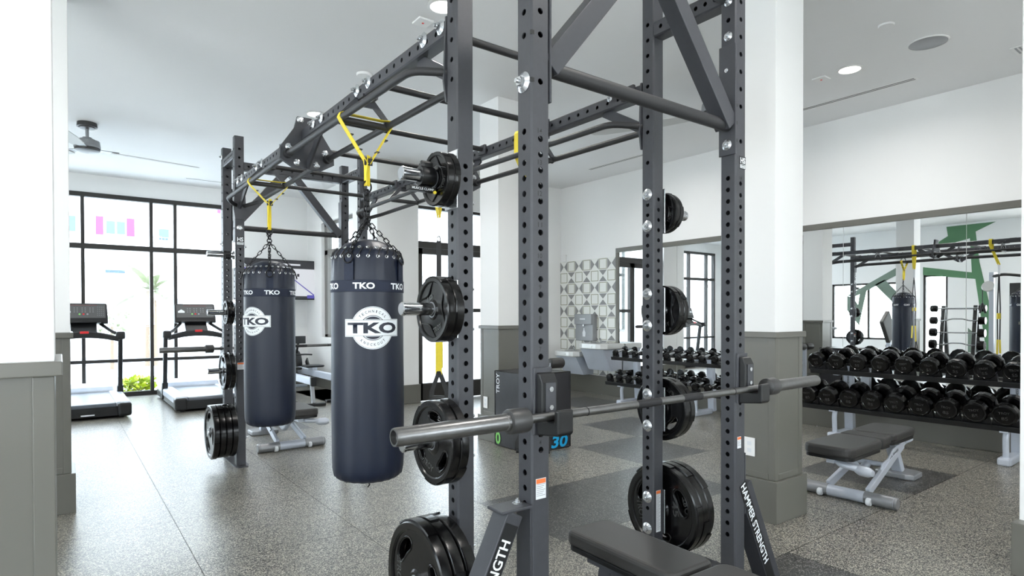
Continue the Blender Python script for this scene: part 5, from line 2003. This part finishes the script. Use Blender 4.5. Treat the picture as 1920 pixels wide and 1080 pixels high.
# ================================================================ ROWING MACHINES
def rower():
    t = thing('rowing_machine', '', 'rowing machine', (0, 0, 0), 0, 'grey rowing machines by the side wall')
    q = MB()
    q.box(-0.035, 0.035, 0.0, 1.65, 0.30, 0.40)
    q.build('rail', 'silver', t, bevel=0.006)
    q = MB()
    q.box(-0.04, 0.04, -0.02, 0.03, 0.29, 0.415)
    q.build('rail_end_cap', 'black', t, bevel=0.006)
    q = MB()
    q.bar((0, 0.07, 0.31), (0.0, 0.0, 0.04), 0.045, 0.06)
    q.build('rear_leg', 'alloy', t, bevel=0.005)
    q = MB()
    q.box(-0.17, 0.17, -0.04, 0.04, 0, 0.042)
    q.build('rear_foot', 'black', t, bevel=0.008)
    q = MB()
    q.box(-0.15, 0.15, 0.95, 1.2, 0.445, 0.48)
    q.build('seat', 'black', t, bevel=0.015)
    q = MB()
    q.box(-0.045, 0.045, 0.98, 1.17, 0.40, 0.447)
    q.build('seat_carriage', 'silver', t, bevel=0.006)
    for s_ in (-1, 1):
        q = MB()
        q.bar((s_ * 0.11, 1.55, 0.28), (s_ * 0.11, 1.74, 0.52), 0.12, 0.025, (1, 0, 0))
        q.build('footplate', 'black', t, bevel=0.006)
    q = MB()
    q.lathe([(0.05, -0.06), (0.25, -0.06), (0.26, -0.04), (0.26, 0.04), (0.25, 0.06), (0.05, 0.06)], 28, AX((0, 2.05, 0.42), (1, 0, 0)))
    q.build('flywheel_housing', 'black', t, smooth=40)
    q = MB()
    q.bar((0, 1.6, 0.33), (0, 2.1, 0.40), 0.07, 0.1)
    q.box(-0.28, 0.28, 2.2, 2.28, 0, 0.045)
    q.bar((0, 2.24, 0.03), (0, 2.1, 0.3), 0.05, 0.05)
    q.build('front_frame', 'silver', t, bevel=0.005)
    q = MB()
    q.bar((0, 1.95, 0.6), (0, 1.8, 0.86), 0.03, 0.04)
    q.box(-0.1, 0.1, 1.74, 1.79, 0.80, 0.93)
    q.build('monitor_arm', 'black', t, bevel=0.005)
    q = MB()
    q.tube([(-0.22, 1.78, 0.60), (-0.1, 1.76, 0.61), (0.1, 1.76, 0.61), (0.22, 1.78, 0.60)], 0.014, 10)
    q.build('handle', 'black', t, smooth=50)
    return t
rw = rower()
rw.location = (2.86, 8.5, 0)
rw['label'] = 'grey rowing machine whose rear leg shows between the two punching bags'
dup(rw, (3.3, 8.75, 0), 'second grey rowing machine beside the side wall, mostly behind the nearest punching bag')

# ================================================================ TELEVISION
t = thing('television', 'black flat television showing a white hockey rink, on the wall behind the farther punching bag', 'television', (3.13, 11.0, 1.925), math.radians(2))
q = MB()
q.box(-0.625, 0.625, 0, 0.035, -0.355, 0.355)
q.build('housing', 'black', t, bevel=0.006)
q = MB()
SCR = Matrix.Translation((0, -0.001, 0)) @ Matrix.Rotation(PI / 2, 4, 'X')
q.box(-0.605, 0.605, -0.33, 0.335, 0, 0.0015, SCR)
q.mi = 1
q.box(-0.605, 0.605, 0.20, 0.335, 0.0012, 0.002, SCR)
q.box(-0.605, 0.605, -0.33, -0.29, 0.0012, 0.002, SCR)
q.box(-0.2, -0.17, 0.02, 0.09, 0.0012, 0.002, SCR)
q.box(0.29, 0.33, 0.06, 0.11, 0.0012, 0.002, SCR)
q.mi = 2
q.prism([(-0.02, 0.19), (0.0, 0.19), (0.60, -0.26), (0.60, -0.285)], 0.0012, 0.002, SCR)
q.box(0.47, 0.6, -0.33, -0.27, 0.0012, 0.0022, SCR)
q.box(-0.605, -0.52, -0.28, 0.19, 0.0012, 0.0022, SCR)
q.mi = 0
q.box(-0.1, 0.35, 0.255, 0.285, 0.002, 0.0026, SCR)
q.build('screen', ['screen', 'screendark', 'screenblue'], t)
q = MB()
q.box(-0.12, 0.12, 0.035, 0.06, -0.12, 0.12)
q.box(-0.03, 0.03, 0.05, 0.385, -0.03, 0.03)
q.box(-0.1, 0.1, 0.37, 0.395, -0.14, 0.14)
q.build('wall_bracket', 'black', t)

# ================================================================ EQUIPMENT SEEN ONLY IN THE MIRROR
t = thing('barbell_stand', 'grey stand holding five short fixed barbells, reflected in the large mirror', 'barbell stand', (-1.0, 4.42, 0))
for y in (-0.28, 0.28):
    q = MB()
    q.bar((-0.22, y, 0.03), (0.02, y, 1.46), 0.06, 0.07, (0, 1, 0))
    q.bar((0.28, y, 0.03), (0.04, y, 1.46), 0.06, 0.07, (0, 1, 0))
    q.box(-0.32, 0.38, y - 0.04, y + 0.04, 0, 0.05)
    for k in range(5):
        q.box(0.05, 0.30 - 0.03 * k, y - 0.012, y + 0.012, 0.36 + 0.25 * k, 0.385 + 0.25 * k)
    q.build('upright', 'darkgrey', t, bevel=0.005)
q = MB()
q.cyl((0.03, -0.28, 1.40), (0.03, 0.28, 1.40), 0.02, 12)
q.cyl((0.03, -0.28, 0.2), (0.03, 0.28, 0.2), 0.02, 12)
q.build('crossbar', 'silver', t, smooth=40)
pr = None
for k in range(5):
    rr = 0.105 - 0.009 * k
    lab = f'fixed barbell with black heads, {["lowest", "second lowest", "middle", "second highest", "highest"][k]} on the mirrored grey stand'
    o = thing('fixed_barbell', lab, 'barbell', (-1.0 + 0.245 - 0.025 * k, 4.42, 0.40 + 0.25 * k), 0, 'fixed barbells on the stand')
    q = MB()
    q.tube([(0, -0.46, 0), (0, -0.2, 0.0), (0.0, -0.1, 0.035 if k % 2 else 0), (0, 0.1, 0.035 if k % 2 else 0), (0, 0.2, 0), (0, 0.46, 0)], 0.014, 10, bend=0.05)
    q.build('bar', 'chrome', o, smooth=50)
    for s_ in (-1, 1):
        q = MB()
        q.lathe([(0.03, 0), (rr * .95, 0.005), (rr, 0.02), (rr, 0.10), (rr * .93, 0.118), (0, 0.118)], 12, AX((0, s_ * 0.36, 0), (0, s_, 0)))
        q.build('head', 'blackgloss', o, smooth=25)

t = thing('cable_machine', 'chrome cable machine with pulley arm, reflected at the edge of the large mirror', 'cable machine', (-0.75, 3.62, 0))
q = MB()
q.box(-0.45, 0.25, -0.35, 0.30, 0, 0.06)
q.box(-0.42, -0.36, -0.30, 0.02, 0.06, 1.9)
q.build('weight_tower', 'darkgrey', t, bevel=0.01)
q = MB()
q.box(-0.02, 0.06, 0.16, 0.24, 0.06, 2.05)
q.box(-0.3, 0.06, 0.16, 0.24, 2.05, 2.11)
q.build('front_column', 'silver', t, bevel=0.006)
q = MB()
q.tube([(0.02, 0.2, 2.02), (0.12, 0.0, 2.06), (0.05, -0.5, 1.98)], 0.03, 10, bend=0.1)
q.build('boom_arm', 'darkgrey', t, smooth=50)
q = MB()
q.lathe([(0.02, -0.02), (0.10, -0.022), (0.11, 0.0), (0.10, 0.022), (0.02, 0.02)], 24, AX((0.1, 0.24, 1.83), (1, 0, 0.3)))
q.build('pulley', 'stainless', t, smooth=40)
q = MB()
q.tube([(0.1, 0.33, 1.80), (0.1, 0.33, 1.5)], 0.008, 8)
q.tube([(0.1, 0.33, 1.5), (0.1, 0.28, 1.3)], 0.02, 8)
q.tube([(0.1, 0.33, 1.5), (0.1, 0.37, 1.3)], 0.02, 8)
q.build('rope', 'black', t, smooth=50)

t = thing('preacher_bench', 'grey bench with tall black arm pad, reflected behind the mirrored punching bag', 'weight bench', (-1.2, 5.85, 0))
q = MB()
q.box(-0.06, 0.06, -0.3, 0.3, 0.0, 0.06)
q.box(-0.5, 0.5, -0.04, 0.04, 0.0, 0.06)
q.bar((0.0, 0.0, 0.05), (0, 0, 0.95), 0.08, 0.08)
q.bar((-0.4, 0, 0.05), (-0.4, 0, 0.5), 0.07, 0.07)
q.build('frame', 'silver', t, bevel=0.006)
q = MB()
q.bar((-0.12, 0, 1.12), (0.22, 0, 0.86), 0.62, 0.09, (0, 1, 0))
q.build('arm_pad', 'vinyl', t, bevel=0.02, bseg=3)
q = MB()
pad(q, -0.55, -0.25, -0.18, 0.18, 0.5, 0.57, 0.05)
q.build('seat_pad', 'vinyl', t, bevel=0.015)

# ================================================================ OUTSIDE THE WINDOWS
def ground(name, *bx):
    q = MB()
    for a in bx:
        q.box(*a)
    return struct(q.build(name, 'paving'))
ground('pavement', (-14, XS + 0.2, YF + 0.18, 19, -0.12, -0.02), (XS + 0.2, 26, YR + 0.2, 19, -0.12, -0.02))
q = MB()
q.box(-20, 40, 19, 23.9, -0.14, -0.06)
struct(q.build('street', 'asphalt'))
t = thing('apartment_building', 'white apartment building with magenta shutters across the street outside the window wall', 'building', (2.0, 24.0, -0.1))
q = MB()
q.box(-22, 30, 0.0, 6, 0, 9.5)
q.box(-22, 30, -0.25, 0.0, 3.1, 3.3)
q.box(4.8, 9.5, -0.9, 0.0, 0, 9.5)
q.build('wall', 'stucco', t)
B = lambda x: x - 2.0
for (x0, x1, z0, z1) in ((0.95, 1.16, 3.95, 4.55), (1.81, 2.03, 3.95, 4.55), (4.6, 4.85, 5.0, 5.3)):
    q = MB()
    q.box(B(x0), B(x1), -0.06, 0.0, z0 + 0.1, z1 + 0.1)
    q.build('shutter', 'pink', t)
for (x0, x1, z0, z1) in ((1.24, 1.48, 4.0, 4.42), (1.53, 1.76, 4.0, 4.42), (2.75, 3.05, 3.9, 4.28), (0.22, 0.42, 4.0, 4.5), (1.2, 1.75, 2.7, 2.8), (-2.5, -2.0, 4.0, 4.5), (-1.2, -0.7, 4.0, 4.5), (6.0, 6.6, 4.0, 4.6), (7.4, 8.0, 4.0, 4.6), (10.5, 11.2, 4.0, 4.6), (12.8, 13.4, 1.0, 2.4)):
    q = MB()
    q.box(B(x0), B(x1), -0.02 if x0 < 5 or x0 > 9.5 else -0.92, 0.01 if x0 < 5 or x0 > 9.5 else -0.89, z0 + 0.1, z1 + 0.1)
    q.build('window', 'winblue', t)
for (x0, x1) in ((0.0, 0.9), (2.1, 3.2)):
    q = MB()
    for z in (3.75, 3.95):
        q.box(B(x0), B(x1), -0.25, -0.22, z + 0.1, z + 0.115)
    for k in range(12):
        xx = B(x0) + (x1 - x0) * k / 11
        q.box(xx, xx + 0.012, -0.25, -0.22, 3.65, 4.06)
    q.build('balcony_railing', 'alloy', t)

def leaf_ball(name, lab, cat, loc, r, h, n, size, m, trunk, grp=None, palm=False):
    t = thing(name, lab, cat, loc, 0, grp)
    q = MB()
    for k in range(n):
        a, e = random.random() * 2 * PI, random.random()
        rr = r * (0.35 + 0.65 * random.random())
        p = V((rr * math.cos(a), rr * math.sin(a), trunk + h * e))
        d = V((random.uniform(-1, 1), random.uniform(-1, 1), random.uniform(-0.2, 1))).normalized()
        w = d.cross(V((0.3, 0.2, 1))).normalized() * size * 0.35
        l_ = d * size
        q.f([q.bm.verts.new(p), q.bm.verts.new(p + l_ * .5 + w), q.bm.verts.new(p + l_), q.bm.verts.new(p + l_ * .5 - w)])
    fo = q.build('foliage', m, t)
    fo['kind'] = 'stuff'
    q = MB()
    if trunk > 0.3:
        q.cyl((0, 0, 0), (0, 0, trunk + h * .4), 0.05, 10, 0.03)
    else:
        for k in range(9):
            a = k * 0.7
            q.cyl((0, 0, 0), (r * .7 * math.cos(a), r * .7 * math.sin(a), h * .7), 0.008, 6)
    q.build('trunk' if trunk > 0.3 else 'stems', 'bark', t)
    return t
leaf_ball('shrub', 'yellow green shrub outside the window at the foot of the glass between treadmills', 'shrub', (1.04, 11.95, -0.02), 0.26, 0.2, 320, 0.11, 'leafy', 0.02)
leaf_ball('young_tree', 'thin young street tree outside the window above the left treadmill', 'tree', (1.0, 17.5, -0.02), 0.35, 0.6, 130, 0.13, 'leafp', 0.8)
t = thing('palm_tree', 'pale fan palm across the pavement outside the window wall', 'palm tree', (1.9, 18.2, -0.02))
q = MB()
q.cyl((0, 0, 0), (0, 0, 1.95), 0.16, 12, 0.11)
q.build('trunk', 'bark', t, smooth=50)
q = MB()
for k in range(26):
    a = k * 2.4
    el = -0.2 + 1.5 * (k / 26)
    L = 1.0 + 0.2 * math.sin(k)
    pts = []
    for j in range(7):
        u = j / 6
        pts.append(V((L * u * math.cos(a) * math.cos(el * (1 - .3 * u)), L * u * math.sin(a) * math.cos(el * (1 - .3 * u)), 1.95 + L * u * math.sin(el) - 0.35 * u * u)))
    sd = V((-math.sin(a), math.cos(a), 0))
    for j in range(6):
        w0 = 0.10 * math.sin(PI * (j / 6) * 0.9 + 0.2)
        w1 = 0.10 * math.sin(PI * ((j + 1) / 6) * 0.9 + 0.2)
        q.f([q.bm.verts.new(pts[j] - sd * w0), q.bm.verts.new(pts[j] + sd * w0), q.bm.verts.new(pts[j + 1] + sd * w1), q.bm.verts.new(pts[j + 1] - sd * w1)])
fr = q.build('fronds', 'leafp', t)
fr['kind'] = 'stuff'
t = thing('notice_board', 'small grey notice board on a post outside the window above the treadmill handle', 'sign', (2.22, 16.6, -0.02))
q = MB()
q.box(-0.16, 0.16, -0.02, 0.02, 1.25, 1.72)
q.build('board', 'alloy', t, bevel=0.004)
q = MB()
q.cyl((0, 0, 0), (0, 0, 1.26), 0.02, 10)
q.build('post', 'darkgrey', t)
